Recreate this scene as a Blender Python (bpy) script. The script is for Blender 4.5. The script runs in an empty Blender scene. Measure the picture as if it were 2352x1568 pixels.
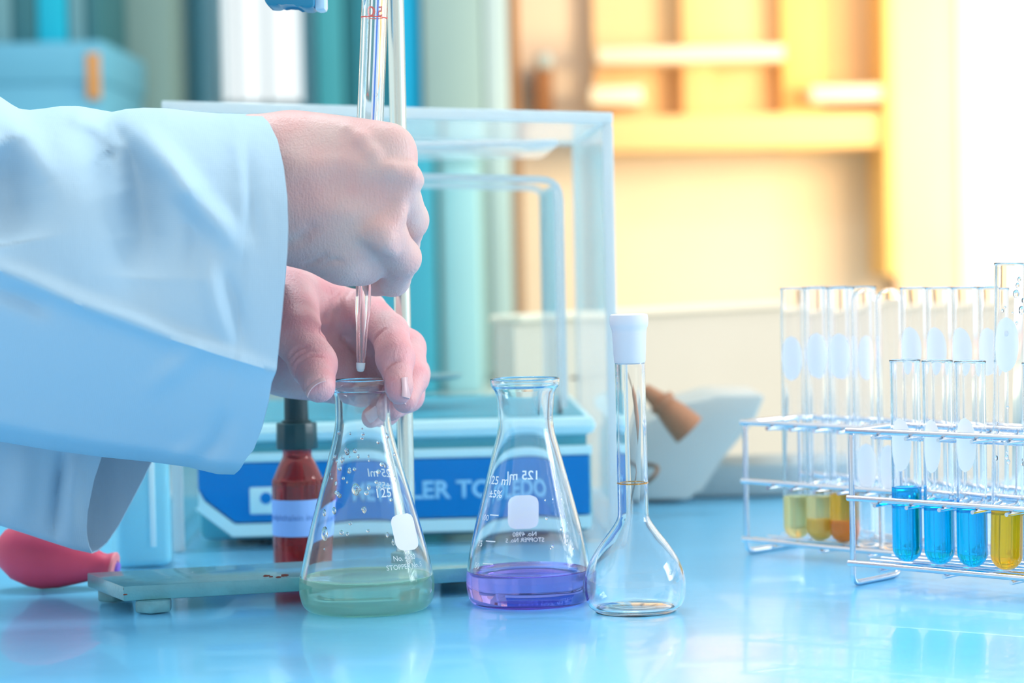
import bpy, bmesh, math, random
import numpy as np
from mathutils import Vector, Matrix

random.seed(7)
SC = bpy.context.scene
COL = SC.collection
PI = math.pi

# ------------------------------------------------------------------ camera
F = 5553.0                      # focal length in pixels of the 2352 wide frame (85 mm on 36 mm)
H = 0.178                       # camera height above the bench top (z = 0)
PITCH, ROLL = math.atan((784 - 570) / F), math.radians(1.2)
CAM = Vector((0, 0, H))
_f = Vector((0, math.cos(PITCH), -math.sin(PITCH)))
_u0 = Vector((0, math.sin(PITCH), math.cos(PITCH)))
_r0 = Vector((1, 0, 0))
UP = _u0 * math.cos(ROLL) + _r0 * math.sin(ROLL)
RT = _r0 * math.cos(ROLL) - _u0 * math.sin(ROLL)
cam_d = bpy.data.cameras.new('camera')
cam = bpy.data.objects.new('camera', cam_d); COL.objects.link(cam)
cam.matrix_world = Matrix(((RT.x, UP.x, -_f.x, CAM.x), (RT.y, UP.y, -_f.y, CAM.y), (RT.z, UP.z, -_f.z, CAM.z), (0, 0, 0, 1)))
cam_d.lens = 85.0; cam_d.sensor_width = 36.0
cam_d.clip_start = 0.05; cam_d.clip_end = 50
cam_d.dof.use_dof = True; cam_d.dof.focus_distance = 1.185; cam_d.dof.aperture_fstop = 6.5
SC.camera = cam

# ------------------------------------------------------------------ light
w = bpy.data.worlds.new('world'); SC.world = w; w.use_nodes = True
bg = w.node_tree.nodes['Background']
bg.inputs[0].default_value = (0.93, 0.98, 1.0, 1); bg.inputs[1].default_value = 0.85
def area(name, loc, target, size, power, col, size_y=None):
    d = bpy.data.lights.new(name, 'AREA'); d.energy = power; d.color = col
    d.shape = 'RECTANGLE'; d.size = size; d.size_y = size_y or size
    o = bpy.data.objects.new(name, d); COL.objects.link(o); o.location = loc
    o.rotation_euler = (Vector(target) - Vector(loc)).to_track_quat('-Z', 'Y').to_euler()
    return o
area('warm_glow_fill', (0.80, 2.70, 0.40), (0.34, 3.6, 0.34), 0.35, 10.0, (1.0, 0.68, 0.36))  # added light that stands in for the orange glow at upper right
area('overhead_fill', (-0.25, 1.75, 1.5), (-0.1, 1.15, 0.0), 0.9, 11.0, (0.86, 0.95, 1.0), 0.3)  # added overhead light for glass highlights and sleeve shading; no fitting seen
area('side_fill', (2.2, 1.25, 0.75), (-0.1, 1.18, 0.1), 0.7, 22.0, (0.95, 0.98, 1.0), 0.9)  # added light from the right for glass streaks and sleeve shading; no window there
SC.view_settings.view_transform = 'Standard'; SC.view_settings.look = 'None'
SC.view_settings.exposure = 0.50; SC.view_settings.gamma = 1.0
SC.view_settings.use_curve_mapping = False
cy = SC.cycles
cy.max_bounces = 28; cy.transmission_bounces = 28; cy.glossy_bounces = 10; cy.diffuse_bounces = 4
cy.transparent_max_bounces = 16; cy.sample_clamp_indirect = 6.0; cy.blur_glossy = 0.05
cy.caustics_reflective = True; cy.caustics_refractive = True

# ------------------------------------------------------------------ measuring helpers
def ray(px, py): return _f + RT * ((px - 1176) / F) + UP * ((784 - py) / F)
def P(px, py, Y):
    d = ray(px, py); return CAM + d * (Y / d.y)
def G(px, py, z=0.0):
    d = ray(px, py); return CAM + d * ((z - H) / d.z)
def on_plane(px, py, p0, n):
    d = ray(px, py); return CAM + d * ((p0 - CAM).dot(n) / d.dot(n))
def zat(px, py, Y): return P(px, py, Y).z

# ------------------------------------------------------------------ materials
def nt(m): return m.node_tree.nodes, m.node_tree.links
def pm(name, col, rough=0.5, trans=0.0, ior=1.45, metal=0.0, sss=0.0, noise=0.0, nscale=60, bump=0.0, bscale=200, spec=0.5, coat=0.0, alpha=1.0):
    m = bpy.data.materials.new(name); m.use_nodes = True
    N, L = nt(m); b = N['Principled BSDF']
    b.inputs['Base Color'].default_value = (*col, 1); b.inputs['Roughness'].default_value = rough
    b.inputs['Transmission Weight'].default_value = trans; b.inputs['IOR'].default_value = ior
    b.inputs['Metallic'].default_value = metal; b.inputs['Specular IOR Level'].default_value = spec
    b.inputs['Coat Weight'].default_value = coat
    b.inputs['Alpha'].default_value = alpha
    if sss:
        b.inputs['Subsurface Weight'].default_value = sss; b.inputs['Subsurface Radius'].default_value = (1.0, 0.45, 0.3)
        b.inputs['Subsurface Scale'].default_value = 0.006
    if noise or bump:
        tc = N.new('ShaderNodeTexCoord')
    if noise:
        n = N.new('ShaderNodeTexNoise'); n.inputs['Scale'].default_value = nscale; n.inputs['Detail'].default_value = 5
        L.new(tc.outputs['Object'], n.inputs['Vector'])
        r = N.new('ShaderNodeValToRGB'); r.color_ramp.elements[0].position = 0.3; r.color_ramp.elements[1].position = 0.7
        r.color_ramp.elements[0].color = (*[c * (1 - noise) for c in col], 1); r.color_ramp.elements[1].color = (*[min(1, c * (1 + noise)) for c in col], 1)
        L.new(n.outputs['Fac'], r.inputs['Fac']); L.new(r.outputs['Color'], b.inputs['Base Color'])
    if bump:
        n2 = N.new('ShaderNodeTexNoise'); n2.inputs['Scale'].default_value = bscale; n2.inputs['Detail'].default_value = 3
        L.new(tc.outputs['Object'], n2.inputs['Vector'])
        bp = N.new('ShaderNodeBump'); bp.inputs['Strength'].default_value = bump; bp.inputs['Distance'].default_value = 0.001
        L.new(n2.outputs['Fac'], bp.inputs['Height']); L.new(bp.outputs['Normal'], b.inputs['Normal'])
    return m
M = {}
M['bench'] = pm('bench_laminate', (0.17, 0.58, 0.90), 0.22, noise=0.05, nscale=9, bump=0.10, bscale=90, coat=0.25)
M['bench_side'] = pm('bench_side', (0.5, 0.68, 0.75), 0.5, noise=0.04)
M['floor'] = pm('floor_vinyl', (0.35, 0.45, 0.5), 0.5, noise=0.06, nscale=8)
M['wall'] = pm('wall_paint_cool', (0.30, 0.56, 0.60), 0.8, noise=0.03, nscale=6)
M['unseen_front_wall'] = pm('bounce_wall_paint', (0.86, 0.77, 0.74), 0.8, noise=0.02, nscale=6)  # warm tint chosen for the light it bounces onto the hands
M['wall_cream'] = pm('wall_paint_cream', (0.82, 0.71, 0.56), 0.8, noise=0.03, nscale=6)
M['glass'] = pm('clear_glass', (0.97, 0.99, 1.0), 0.0, 1.0, 1.47)
M['tube_glass'] = pm('tube_glass', (0.985, 0.99, 1.0), 0.0, 1.0, 1.45)
M['pane'] = pm('window_pane', (0.97, 1.0, 1.0), 0.0, 1.0, 1.2)
def hazy(name, col, haze, hcol, ior=1.3):
    m = pm(name, col, 0.02, 1.0, ior); N, L = nt(m)
    df = N.new('ShaderNodeBsdfDiffuse'); df.inputs['Color'].default_value = (*hcol, 1)
    tr = N.new('ShaderNodeBsdfTranslucent'); tr.inputs['Color'].default_value = (*hcol, 1)
    m1 = N.new('ShaderNodeMixShader'); m1.inputs[0].default_value = 0.5
    L.new(df.outputs[0], m1.inputs[1]); L.new(tr.outputs[0], m1.inputs[2])
    mx = N.new('ShaderNodeMixShader'); mx.inputs[0].default_value = haze
    L.new(N['Principled BSDF'].outputs[0], mx.inputs[1]); L.new(m1.outputs[0], mx.inputs[2]); L.new(mx.outputs[0], N['Material Output'].inputs['Surface'])
    return m
M['acrylic'] = hazy('clear_acrylic', (0.95, 0.99, 1.0), 0.012, (0.80, 0.95, 0.97), 1.12)
def liquid_mats(name, tint, haze, hcol):
    """wall: glass-to-liquid interface; top: liquid-to-air surface."""
    for part, ior, c in (('wall', 0.91, tint), ('top', 1.33, tuple(.5 + .5 * q for q in tint))):
        m = bpy.data.materials.new(name + '_' + part); m.use_nodes = True; N, L = nt(m); N.remove(N['Principled BSDF'])
        g = N.new('ShaderNodeBsdfGlass'); g.inputs['Roughness'].default_value = 0; g.inputs['IOR'].default_value = ior; g.inputs['Color'].default_value = (*c, 1)
        df = N.new('ShaderNodeBsdfDiffuse'); df.inputs['Color'].default_value = (*hcol, 1)
        tr = N.new('ShaderNodeBsdfTranslucent'); tr.inputs['Color'].default_value = (*hcol, 1)
        m1 = N.new('ShaderNodeMixShader'); m1.inputs[0].default_value = 0.5
        L.new(df.outputs[0], m1.inputs[1]); L.new(tr.outputs[0], m1.inputs[2])
        mx = N.new('ShaderNodeMixShader'); mx.inputs[0].default_value = haze
        L.new(g.outputs[0], mx.inputs[1]); L.new(m1.outputs[0], mx.inputs[2]); L.new(mx.outputs[0], N['Material Output'].inputs['Surface'])
        M[name + '_' + part] = m
liquid_mats('green_liquid', (0.86, 1.0, 0.92), 0.45, (0.60, 1.0, 0.88))
liquid_mats('purple_liquid', (0.75, 0.63, 0.98), 0.12, (0.55, 0.40, 0.98))
liquid_mats('blue_liquid', (0.03, 0.76, 1.0), 0.12, (0.0, 0.65, 1.0))
liquid_mats('yellow_liquid', (1.0, 0.80, 0.14), 0.28, (1.0, 0.68, 0.05))
liquid_mats('pale_yellow_liquid', (1.0, 0.93, 0.64), 0.36, (1.0, 0.92, 0.52))
liquid_mats('amber_liquid', (1.0, 0.74, 0.20), 0.32, (1.0, 0.66, 0.12))
liquid_mats('red_liquid', (0.85, 0.10, 0.08), 0.25, (0.80, 0.06, 0.05))
M['sheen_side'] = hazy('side_acrylic_sheen', (0.97, 0.99, 1.0), 0.22, (0.93, 0.96, 0.98), 1.12)  # white haze stands in for reflections on the right-hand panels
M['haze_top'] = hazy('lid_acrylic', (0.97, 0.99, 1.0), 0.30, (0.92, 0.96, 0.96), 1.12)
M['milky'] = hazy('milky_acrylic', (0.98, 0.99, 1.0), 0.38, (0.9, 0.95, 0.97))
M['acrylic_edge'] = hazy('whitened_acrylic_edge', (0.95, 0.98, 1.0), 0.55, (0.86, 0.95, 0.97), 1.4)  # white mixed in so the edges look bright, as if catching light
M['yellow_sediment'] = pm('yellow_sediment', (1.0, 0.66, 0.04), 0.6)
M['amber_sediment'] = pm('amber_sediment', (0.95, 0.42, 0.04), 0.6)
M['frosted'] = pm('frosted_glass', (0.86, 0.88, 0.95), 0.55, 0.25, 1.45)
def thin_print(name, col, t):
    m = pm(name, col, 0.6); N, L = nt(m)
    tr = N.new('ShaderNodeBsdfTranslucent'); tr.inputs['Color'].default_value = (*col, 1)
    mx = N.new('ShaderNodeMixShader'); mx.inputs[0].default_value = t
    L.new(N['Principled BSDF'].outputs[0], mx.inputs[1]); L.new(tr.outputs[0], mx.inputs[2]); L.new(mx.outputs[0], N['Material Output'].inputs['Surface'])
    return m
M['enamel'] = thin_print('white_enamel', (0.97, 0.97, 0.99), 0.25)
M['print'] = thin_print('white_print', (0.90, 0.96, 0.98), 0.45)
M['red_print'] = pm('red_print', (0.75, 0.08, 0.06), 0.6)
M['orange_print'] = pm('orange_print', (0.75, 0.36, 0.05), 0.6)
M['stripe_white'] = pm('stripe_white', (0.9, 0.93, 0.95), 0.5)
M['stripe_blue'] = pm('stripe_blue', (0.02, 0.2, 0.75), 0.5)
M['steel'] = pm('steel_wire', (0.66, 0.69, 0.74), 0.16, metal=1.0)
M['rod_steel'] = pm('rod_steel', (0.62, 0.72, 0.68), 0.2, metal=1.0)
M['plate'] = pm('painted_iron_plate', (0.10, 0.34, 0.40), 0.28, noise=0.12, nscale=70, bump=0.2, bscale=400, coat=0.3)
M['nut'] = pm('painted_iron_foot', (0.10, 0.30, 0.35), 0.4, noise=0.25, nscale=120, bump=0.2, bscale=300)
M['rust'] = pm('rust_chip', (0.16, 0.05, 0.04), 0.8)
M['rubber_black'] = pm('black_rubber', (0.006, 0.035, 0.045), 0.45, bump=0.1, bscale=500)
M['cap_black'] = pm('black_cap', (0.008, 0.055, 0.07), 0.35, bump=0.1, bscale=400)
M['amber_glass'] = pm('red_brown_glass', (0.72, 0.12, 0.13), 0.03, 0.85, 1.47)
M['red_liquid'] = pm('red_liquid', (0.75, 0.06, 0.05), 0.05, 0.6, 1.33)
M['label'] = pm('label_paper', (0.28, 0.50, 0.92), 0.7)
M['label_ink'] = pm('label_ink', (0.12, 0.27, 0.62), 0.7)
M['rubber_red'] = pm('red_rubber', (0.66, 0.065, 0.13), 0.55, sss=0.1, bump=0.05, bscale=300)
M['rubber_pink'] = pm('pink_rubber_rim', (0.85, 0.28, 0.30), 0.6)
M['purple_plastic'] = pm('purple_plastic', (0.25, 0.12, 0.62), 0.4)
M['plastic_cyan'] = pm('translucent_cyan_plastic', (0.30, 0.78, 0.92), 0.35, 0.25, 1.4)
M['bal_white'] = pm('balance_white_plastic', (0.58, 0.86, 0.90), 0.4)
M['bal_deck'] = pm('balance_deck', (0.06, 0.42, 0.56), 0.4)
M['bal_teal'] = pm('balance_grey_plastic', (0.06, 0.34, 0.42), 0.45)
M['bal_blue'] = pm('balance_blue_panel', (0.0, 0.20, 0.56), 0.5, spec=0.05)
M['bal_text'] = pm('balance_pale_lettering', (0.25, 0.62, 0.90), 0.5)
M['pan'] = pm('pan_steel', (0.7, 0.75, 0.78), 0.25, metal=1.0)
M['clamp'] = pm('blue_clamp_paint', (0.01, 0.20, 0.36), 0.35)
M['clear_knob'] = pm('pale_plastic', (0.45, 0.68, 0.85), 0.3)
M['grey_case'] = pm('grey_case_plastic', (0.44, 0.48, 0.46), 0.5, noise=0.03, nscale=12)
M['grey_dark'] = pm('grey_case_base', (0.30, 0.38, 0.40), 0.5)
M['brown'] = pm('brown_plastic', (0.36, 0.16, 0.08), 0.55, bump=0.1)
M['brown_cable'] = pm('brown_cable', (0.16, 0.09, 0.05), 0.5)
def flat(n, c, r=0.6): M[n] = pm(n, c, r, noise=0.02, nscale=10)
flat('teal_door', (0.045, 0.32, 0.38)); flat('teal_dark', (0.012, 0.16, 0.20)); flat('cyan_binder', (0.0, 0.50, 0.80))
flat('cyan_book', (0.0, 0.42, 0.58)); flat('grey_door', (0.26, 0.40, 0.40)); flat('pale_trim', (0.42, 0.56, 0.58))
flat('brown_trim', (0.30, 0.135, 0.05)); flat('olive_door', (0.20, 0.34, 0.33)); flat('carton', (0.12, 0.40, 0.56))
flat('cyan_case', (0.01, 0.31, 0.44)); flat('aqua_case', (0.30, 0.56, 0.60)); flat('orange_tag', (0.60, 0.28, 0.08)); flat('dark_book', (0.03, 0.15, 0.18)); flat('grey_book', (0.13, 0.30, 0.34))
flat('cool_frame', (0.28, 0.62, 0.74)); flat('frame_shade', (0.08, 0.38, 0.48)); flat('mullion', (0.16, 0.35, 0.38))
flat('warm_wood', (0.88, 0.56, 0.25)); flat('warm_board', (0.90, 0.76, 0.56)); flat('warm_back', (0.86, 0.62, 0.34))
flat('pink_frame', (0.70, 0.51, 0.42)); flat('pale_frame', (0.76, 0.62, 0.66)); flat('cream_frame', (0.74, 0.56, 0.40)); flat('cream_panel', (0.72, 0.62, 0.48)); flat('counter', (0.42, 0.52, 0.52))
flat('gold_trim', (0.84, 0.54, 0.18))

def skin_mat(name, c0, c1):
    m = pm(name, c0, 0.45, sss=0.25)
    N, L = nt(m); b = N['Principled BSDF']
    tc = N.new('ShaderNodeTexCoord')
    n = N.new('ShaderNodeTexNoise'); n.inputs['Scale'].default_value = 45; n.inputs['Detail'].default_value = 4
    L.new(tc.outputs['Object'], n.inputs['Vector'])
    r = N.new('ShaderNodeValToRGB'); e = r.color_ramp.elements
    e[0].position = 0.32; e[0].color = (*c0, 1); e[1].position = 0.68; e[1].color = (*c1, 1)
    L.new(n.outputs['Fac'], r.inputs['Fac']); L.new(r.outputs['Color'], b.inputs['Base Color'])
    mp = N.new('ShaderNodeMapping'); mp.inputs['Scale'].default_value = (900, 500, 220); mp.inputs['Rotation'].default_value = (0, 0.25, 0)
    L.new(tc.outputs['Object'], mp.inputs['Vector'])
    n2 = N.new('ShaderNodeTexNoise'); n2.inputs['Scale'].default_value = 1.0; n2.inputs['Detail'].default_value = 3
    L.new(mp.outputs['Vector'], n2.inputs['Vector'])
    v = N.new('ShaderNodeTexVoronoi'); v.inputs['Scale'].default_value = 900
    L.new(tc.outputs['Object'], v.inputs['Vector'])
    a = N.new('ShaderNodeMath'); a.operation = 'MULTIPLY_ADD'; a.inputs[1].default_value = 0.35
    L.new(v.outputs['Distance'], a.inputs[0]); L.new(n2.outputs['Fac'], a.inputs[2])
    bp = N.new('ShaderNodeBump'); bp.inputs['Strength'].default_value = 0.6; bp.inputs['Distance'].default_value = 0.0006
    L.new(a.outputs[0], bp.inputs['Height']); L.new(bp.outputs['Normal'], b.inputs['Normal'])
    return m
M['skin'] = skin_mat('skin', (0.66, 0.48, 0.45), (0.68, 0.41, 0.39))
M['skin_palm'] = skin_mat('skin_palm', (0.66, 0.42, 0.43), (0.72, 0.33, 0.36))
M['nail'] = pm('fingernail', (0.70, 0.44, 0.46), 0.3, sss=0.15)

def cloth_mat():
    m = bpy.data.materials.new('coat_cotton'); m.use_nodes = True
    N, L = nt(m); b = N['Principled BSDF']; out = N['Material Output']
    b.inputs['Base Color'].default_value = (0.50, 0.69, 0.82, 1); b.inputs['Roughness'].default_value = 0.85  # white cotton; the cool light's blue is put into this colour
    b.inputs['Specular IOR Level'].default_value = 0.15
    tc = N.new('ShaderNodeTexCoord')
    waves = []
    for ax in ('X', 'Z'):
        wv = N.new('ShaderNodeTexWave'); wv.bands_direction = ax; wv.inputs['Scale'].default_value = 320; wv.inputs['Distortion'].default_value = 1.0
        L.new(tc.outputs['Object'], wv.inputs['Vector']); waves.append(wv)
    a = N.new('ShaderNodeMath'); a.operation = 'ADD'
    L.new(waves[0].outputs['Fac'], a.inputs[0]); L.new(waves[1].outputs['Fac'], a.inputs[1])
    n = N.new('ShaderNodeTexNoise'); n.inputs['Scale'].default_value = 30; n.inputs['Detail'].default_value = 4
    mp = N.new('ShaderNodeMapping'); mp.inputs['Scale'].default_value = (1.6, 1, 0.7)
    L.new(tc.outputs['Object'], mp.inputs['Vector']); L.new(mp.outputs['Vector'], n.inputs['Vector'])
    b1 = N.new('ShaderNodeBump'); b1.inputs['Strength'].default_value = 0.10; b1.inputs['Distance'].default_value = 0.0004
    L.new(a.outputs[0], b1.inputs['Height'])
    b2 = N.new('ShaderNodeBump'); b2.inputs['Strength'].default_value = 0.25; b2.inputs['Distance'].default_value = 0.006
    L.new(n.outputs['Fac'], b2.inputs['Height']); L.new(b1.outputs['Normal'], b2.inputs['Normal'])
    L.new(b2.outputs['Normal'], b.inputs['Normal'])
    tr = N.new('ShaderNodeBsdfTranslucent'); tr.inputs['Color'].default_value = (0.55, 0.78, 0.92, 1)
    mx = N.new('ShaderNodeMixShader'); mx.inputs[0].default_value = 0.2
    L.new(b.outputs[0], mx.inputs[1]); L.new(tr.outputs[0], mx.inputs[2]); L.new(mx.outputs[0], out.inputs['Surface'])
    return m
M['coat'] = cloth_mat()

# ------------------------------------------------------------------ object helpers
def tag(o, label=None, cat=None, group=None, kind=None):
    if label: o['label'] = label
    if cat: o['category'] = cat
    if group: o['group'] = group
    if kind: o['kind'] = kind
    return o
def empty(name, loc=(0, 0, 0), rz=0.0, rot=None):
    o = bpy.data.objects.new(name, None); COL.objects.link(o); o.location = loc
    o.rotation_euler = rot if rot else (0, 0, rz); o.empty_display_size = 0.01
    return o
def mesh_obj(name, verts, faces, mat, parent=None, smooth=False, sharp=None):
    me = bpy.data.meshes.new(name); me.from_pydata([tuple(v) for v in verts], [], faces); me.update()
    return finish(name, me, mat, parent, smooth, sharp)
def finish(name, me, mat, parent=None, smooth=False, sharp=None):
    if mat: me.materials.append(M[mat] if isinstance(mat, str) else mat)
    if smooth:
        me.polygons.foreach_set('use_smooth', [True] * len(me.polygons))
        if sharp: me.set_sharp_from_angle(angle=math.radians(sharp))
    o = bpy.data.objects.new(name, me); COL.objects.link(o)
    if parent: o.parent = parent
    return o
def bm_obj(name, bm, mat, parent=None, smooth=False, sharp=35):
    bmesh.ops.recalc_face_normals(bm, faces=bm.faces)
    me = bpy.data.meshes.new(name); bm.to_mesh(me); bm.free()
    return finish(name, me, mat, parent, smooth, sharp)
def add_box(bm, x0, x1, y0, y1, z0, z1, bev=0.0, seg=2, mtx=None):
    r = bmesh.ops.create_cube(bm, size=1.0)
    vs = r['verts']
    for v in vs:
        v.co = Vector((x0 + (v.co.x + .5) * (x1 - x0), y0 + (v.co.y + .5) * (y1 - y0), z0 + (v.co.z + .5) * (z1 - z0)))
    if bev:
        es = list({e for v in vs for e in v.link_edges})
        rr = bmesh.ops.bevel(bm, geom=es, offset=bev, segments=seg, affect='EDGES', profile=0.5)
        vs = list({v for f in rr['faces'] for v in f.verts} | {v for v in vs if v.is_valid})
    if mtx:
        for v in vs: v.co = mtx @ v.co
    return vs
def box(name, x0, x1, y0, y1, z0, z1, mat, parent=None, bev=0.0, seg=2):
    bm = bmesh.new(); add_box(bm, x0, x1, y0, y1, z0, z1, bev, seg)
    return bm_obj(name, bm, mat, parent, smooth=bev > 0)
def catmull(pts, n=8):
    pts = [np.array(p, float) for p in pts]; out = []
    for i in range(len(pts) - 1):
        p0 = pts[max(i - 1, 0)]; p1 = pts[i]; p2 = pts[i + 1]; p3 = pts[min(i + 2, len(pts) - 1)]
        for k in range(n):
            t = k / n
            out.append(0.5 * ((2 * p1) + (-p0 + p2) * t + (2 * p0 - 5 * p1 + 4 * p2 - p3) * t * t + (-p0 + 3 * p1 - 3 * p2 + p3) * t ** 3))
    out.append(pts[-1]); return out
def lathe_mesh(prof, seg=48):
    """prof: (r, z) list; r==0 points become poles."""
    verts, rings = [], []
    for r, z in prof:
        if r < 1e-7:
            verts.append((0, 0, z)); rings.append([len(verts) - 1])
        else:
            s = len(verts)
            for k in range(seg):
                a = 2 * PI * k / seg; verts.append((r * math.cos(a), r * math.sin(a), z))
            rings.append(list(range(s, s + seg)))
    faces = []
    for a, b in zip(rings, rings[1:]):
        for k in range(seg):
            k2 = (k + 1) % seg
            if len(a) == 1 and len(b) == 1: continue
            if len(a) == 1: faces.append((a[0], b[k2], b[k]))
            elif len(b) == 1: faces.append((a[k], a[k2], b[0]))
            else: faces.append((a[k], a[k2], b[k2], b[k]))
    return verts, faces
def lathe(name, prof, mat, parent=None, seg=48, sharp=50):
    v, f = lathe_mesh(prof, seg)
    bm = bmesh.new(); vv = [bm.verts.new(c) for c in v]
    for q in f: bm.faces.new([vv[i] for i in q])
    bmesh.ops.remove_doubles(bm, verts=bm.verts, dist=1e-8)
    return bm_obj(name, bm, mat, parent, True, sharp)
def vessel(name, prof, inner, level, mat, parent=None, seg=48, sharp=80):
    """glass wall of a vessel; below the liquid level the inner face is left to the liquid's own surface."""
    if level is not None:
        n_in = len(inner); shell = prof[:-n_in]; dn = inner[::-1]; rl = rfun_of(inner[1:])(level)
        prof = shell + [p for p in dn if p[1] > level + 1e-5] + [(rl, level)]
    v, f = lathe_mesh(prof, seg)
    return mesh_obj(name, v, f, mat, parent, True, sharp)
def fill(inner, level, liquid, parent, seg=48):
    rl = rfun_of(inner[1:])(level)
    side = [p for p in inner if p[1] < level - 1e-5] + [(rl, level)]
    top = [(rl - .0004, level - .0003), (rl - .0012, level - .0006), (rl * .5, level - .0007), (0.0, level - .0007)]
    v, f = lathe_mesh(side + top, seg)
    o = mesh_obj('liquid', v, f, liquid + '_wall', parent, True, 40)
    o.data.materials.append(M[liquid + '_top'])
    o.data.polygons.foreach_set('material_index', [0] * ((len(side) - 1) * seg) + [1] * (len(top) * seg)); return o
def tube_geo(pts, r, seg=10, closed=False):
    pts = [Vector(p) for p in pts]; n = len(pts); verts, faces = [], []
    prev = None
    rad = r if hasattr(r, '__len__') else [r] * n
    for i, p in enumerate(pts):
        if closed: t = (pts[(i + 1) % n] - pts[i - 1]).normalized()
        else: t = (pts[min(i + 1, n - 1)] - pts[max(i - 1, 0)]).normalized()
        if prev is None:
            a = Vector((0, 0, 1)) if abs(t.z) < 0.9 else Vector((1, 0, 0)); u = (a - t * a.dot(t)).normalized()
        else: u = (prev - t * prev.dot(t)).normalized()
        prev = u; v = t.cross(u)
        for k in range(seg):
            an = 2 * PI * k / seg; verts.append(p + (u * math.cos(an) + v * math.sin(an)) * rad[i])
    m = n if closed else n - 1
    for i in range(m):
        for k in range(seg):
            a, b = i * seg, ((i + 1) % n) * seg
            faces.append((a + k, a + (k + 1) % seg, b + (k + 1) % seg, b + k))
    if not closed:
        faces.append(tuple(range(seg))[::-1]); faces.append(tuple(range((n - 1) * seg, n * seg)))
    return verts, faces
def tube(name, pts, r, mat, parent=None, seg=10, closed=False):
    v, f = tube_geo(pts, r, seg, closed); return mesh_obj(name, v, f, mat, parent, True, 60)
def rounded(pts, rad, n=5, closed=False):
    pts = [Vector(p) for p in pts]; out = []; m = len(pts)
    for i, p in enumerate(pts):
        if not closed and i in (0, m - 1): out.append(p); continue
        a = (pts[i - 1] - p); b = (pts[(i + 1) % m] - p)
        ra = min(rad, a.length * .45, b.length * .45)
        s = p + a.normalized() * ra; e = p + b.normalized() * ra
        for k in range(n + 1):
            t = k / n; out.append(s * (1 - t) ** 2 + p * 2 * t * (1 - t) + e * t * t)
    return out
def prism(name, poly, y0, y1, mat, parent=None, bev=0.0):
    """poly in local (x, z); extruded from y0 to y1."""
    bm = bmesh.new()
    a = [bm.verts.new((x, y0, z)) for x, z in poly]; b = [bm.verts.new((x, y1, z)) for x, z in poly]
    bm.faces.new(a); bm.faces.new(b[::-1]); n = len(poly)
    for i in range(n): bm.faces.new((a[i], b[i], b[(i + 1) % n], a[(i + 1) % n]))
    if bev: bmesh.ops.bevel(bm, geom=list(bm.edges), offset=bev, segments=2, affect='EDGES', profile=.5)
    return bm_obj(name, bm, mat, parent, smooth=bev > 0)
def text_verts(txt, size, bold=0.0):
    c = bpy.data.curves.new('t', 'FONT'); c.body = txt; c.size = size; c.align_x = 'CENTER'; c.align_y = 'CENTER'; c.resolution_u = 3
    c.offset = bold
    o = bpy.data.objects.new('t', c); COL.objects.link(o)
    dg = bpy.context.evaluated_depsgraph_get(); me = bpy.data.meshes.new_from_object(o.evaluated_get(dg))
    bpy.data.objects.remove(o); bpy.data.curves.remove(c)
    bm = bmesh.new(); bm.from_mesh(me); bpy.data.meshes.remove(me)
    bmesh.ops.triangulate(bm, faces=bm.faces); 
    es = [e for e in bm.edges if e.calc_length() > size * .2]
    bmesh.ops.subdivide_edges(bm, edges=es, cuts=2); bmesh.ops.triangulate(bm, faces=bm.faces)
    return bm
def wrap_text(name, txt, size, rfun, ang0, z0, mat, parent, off=0.00012, xs=1.0, bold=0.0):
    """text on a surface of revolution, read from outside; ang0 is the direction (radians) it faces."""
    bm = text_verts(txt, size, bold)
    for v in bm.verts:
        z = z0 + v.co.y; r = rfun(z) + off; a = ang0 + v.co.x * xs / r
        v.co = Vector((r * math.cos(a), r * math.sin(a), z))
    me = bpy.data.meshes.new(name); bm.to_mesh(me); bm.free()
    return finish(name, me, mat, parent)
def wrap_patch(name, wd, ht, rad, rfun, ang0, z0, mat, parent, off=0.0001, nx=18, nz=18, ellipse=False):
    """rounded-rectangle (or oval) enamel patch hugging a surface of revolution."""
    verts, faces = [], []
    for layer in (off,):
        for j in range(nz + 1):
            v = -ht / 2 + ht * j / nz
            if ellipse: hw = wd / 2 * math.sqrt(max(0.0025, 1 - (2 * v / ht) ** 2))
            else:
                e = max(0, abs(v) - (ht / 2 - rad)); hw = wd / 2 - rad + math.sqrt(max(0, rad * rad - e * e))
            for i in range(nx + 1):
                u = -hw + 2 * hw * i / nx
                r = rfun(z0 + v) + layer; a = ang0 + u / r
                verts.append((r * math.cos(a), r * math.sin(a), z0 + v))
    k = (nx + 1) * (nz + 1)
    for j in range(nz):
        for i in range(nx):
            a = j * (nx + 1) + i
            faces.append((a, a + 1, a + nx + 2, a + nx + 1))
    return mesh_obj(name, verts, faces, mat, parent, True)
def flat_text(name, txt, size, mtx, mat, parent=None, th=0.0003, bold=0.0):
    bm = text_verts(txt, size, bold)
    r = bmesh.ops.extrude_face_region(bm, geom=list(bm.faces))
    for v in [g for g in r['geom'] if isinstance(g, bmesh.types.BMVert)]: v.co.z += th
    for v in bm.verts: v.co = mtx @ v.co
    return bm_obj(name, bm, mat, parent)
def rfun_of(prof):
    zs = np.array([p[1] for p in prof]); rs = np.array([p[0] for p in prof]); o = np.argsort(zs)
    zs, rs = zs[o], rs[o]
    return lambda z: float(np.interp(z, zs, rs))
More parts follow.
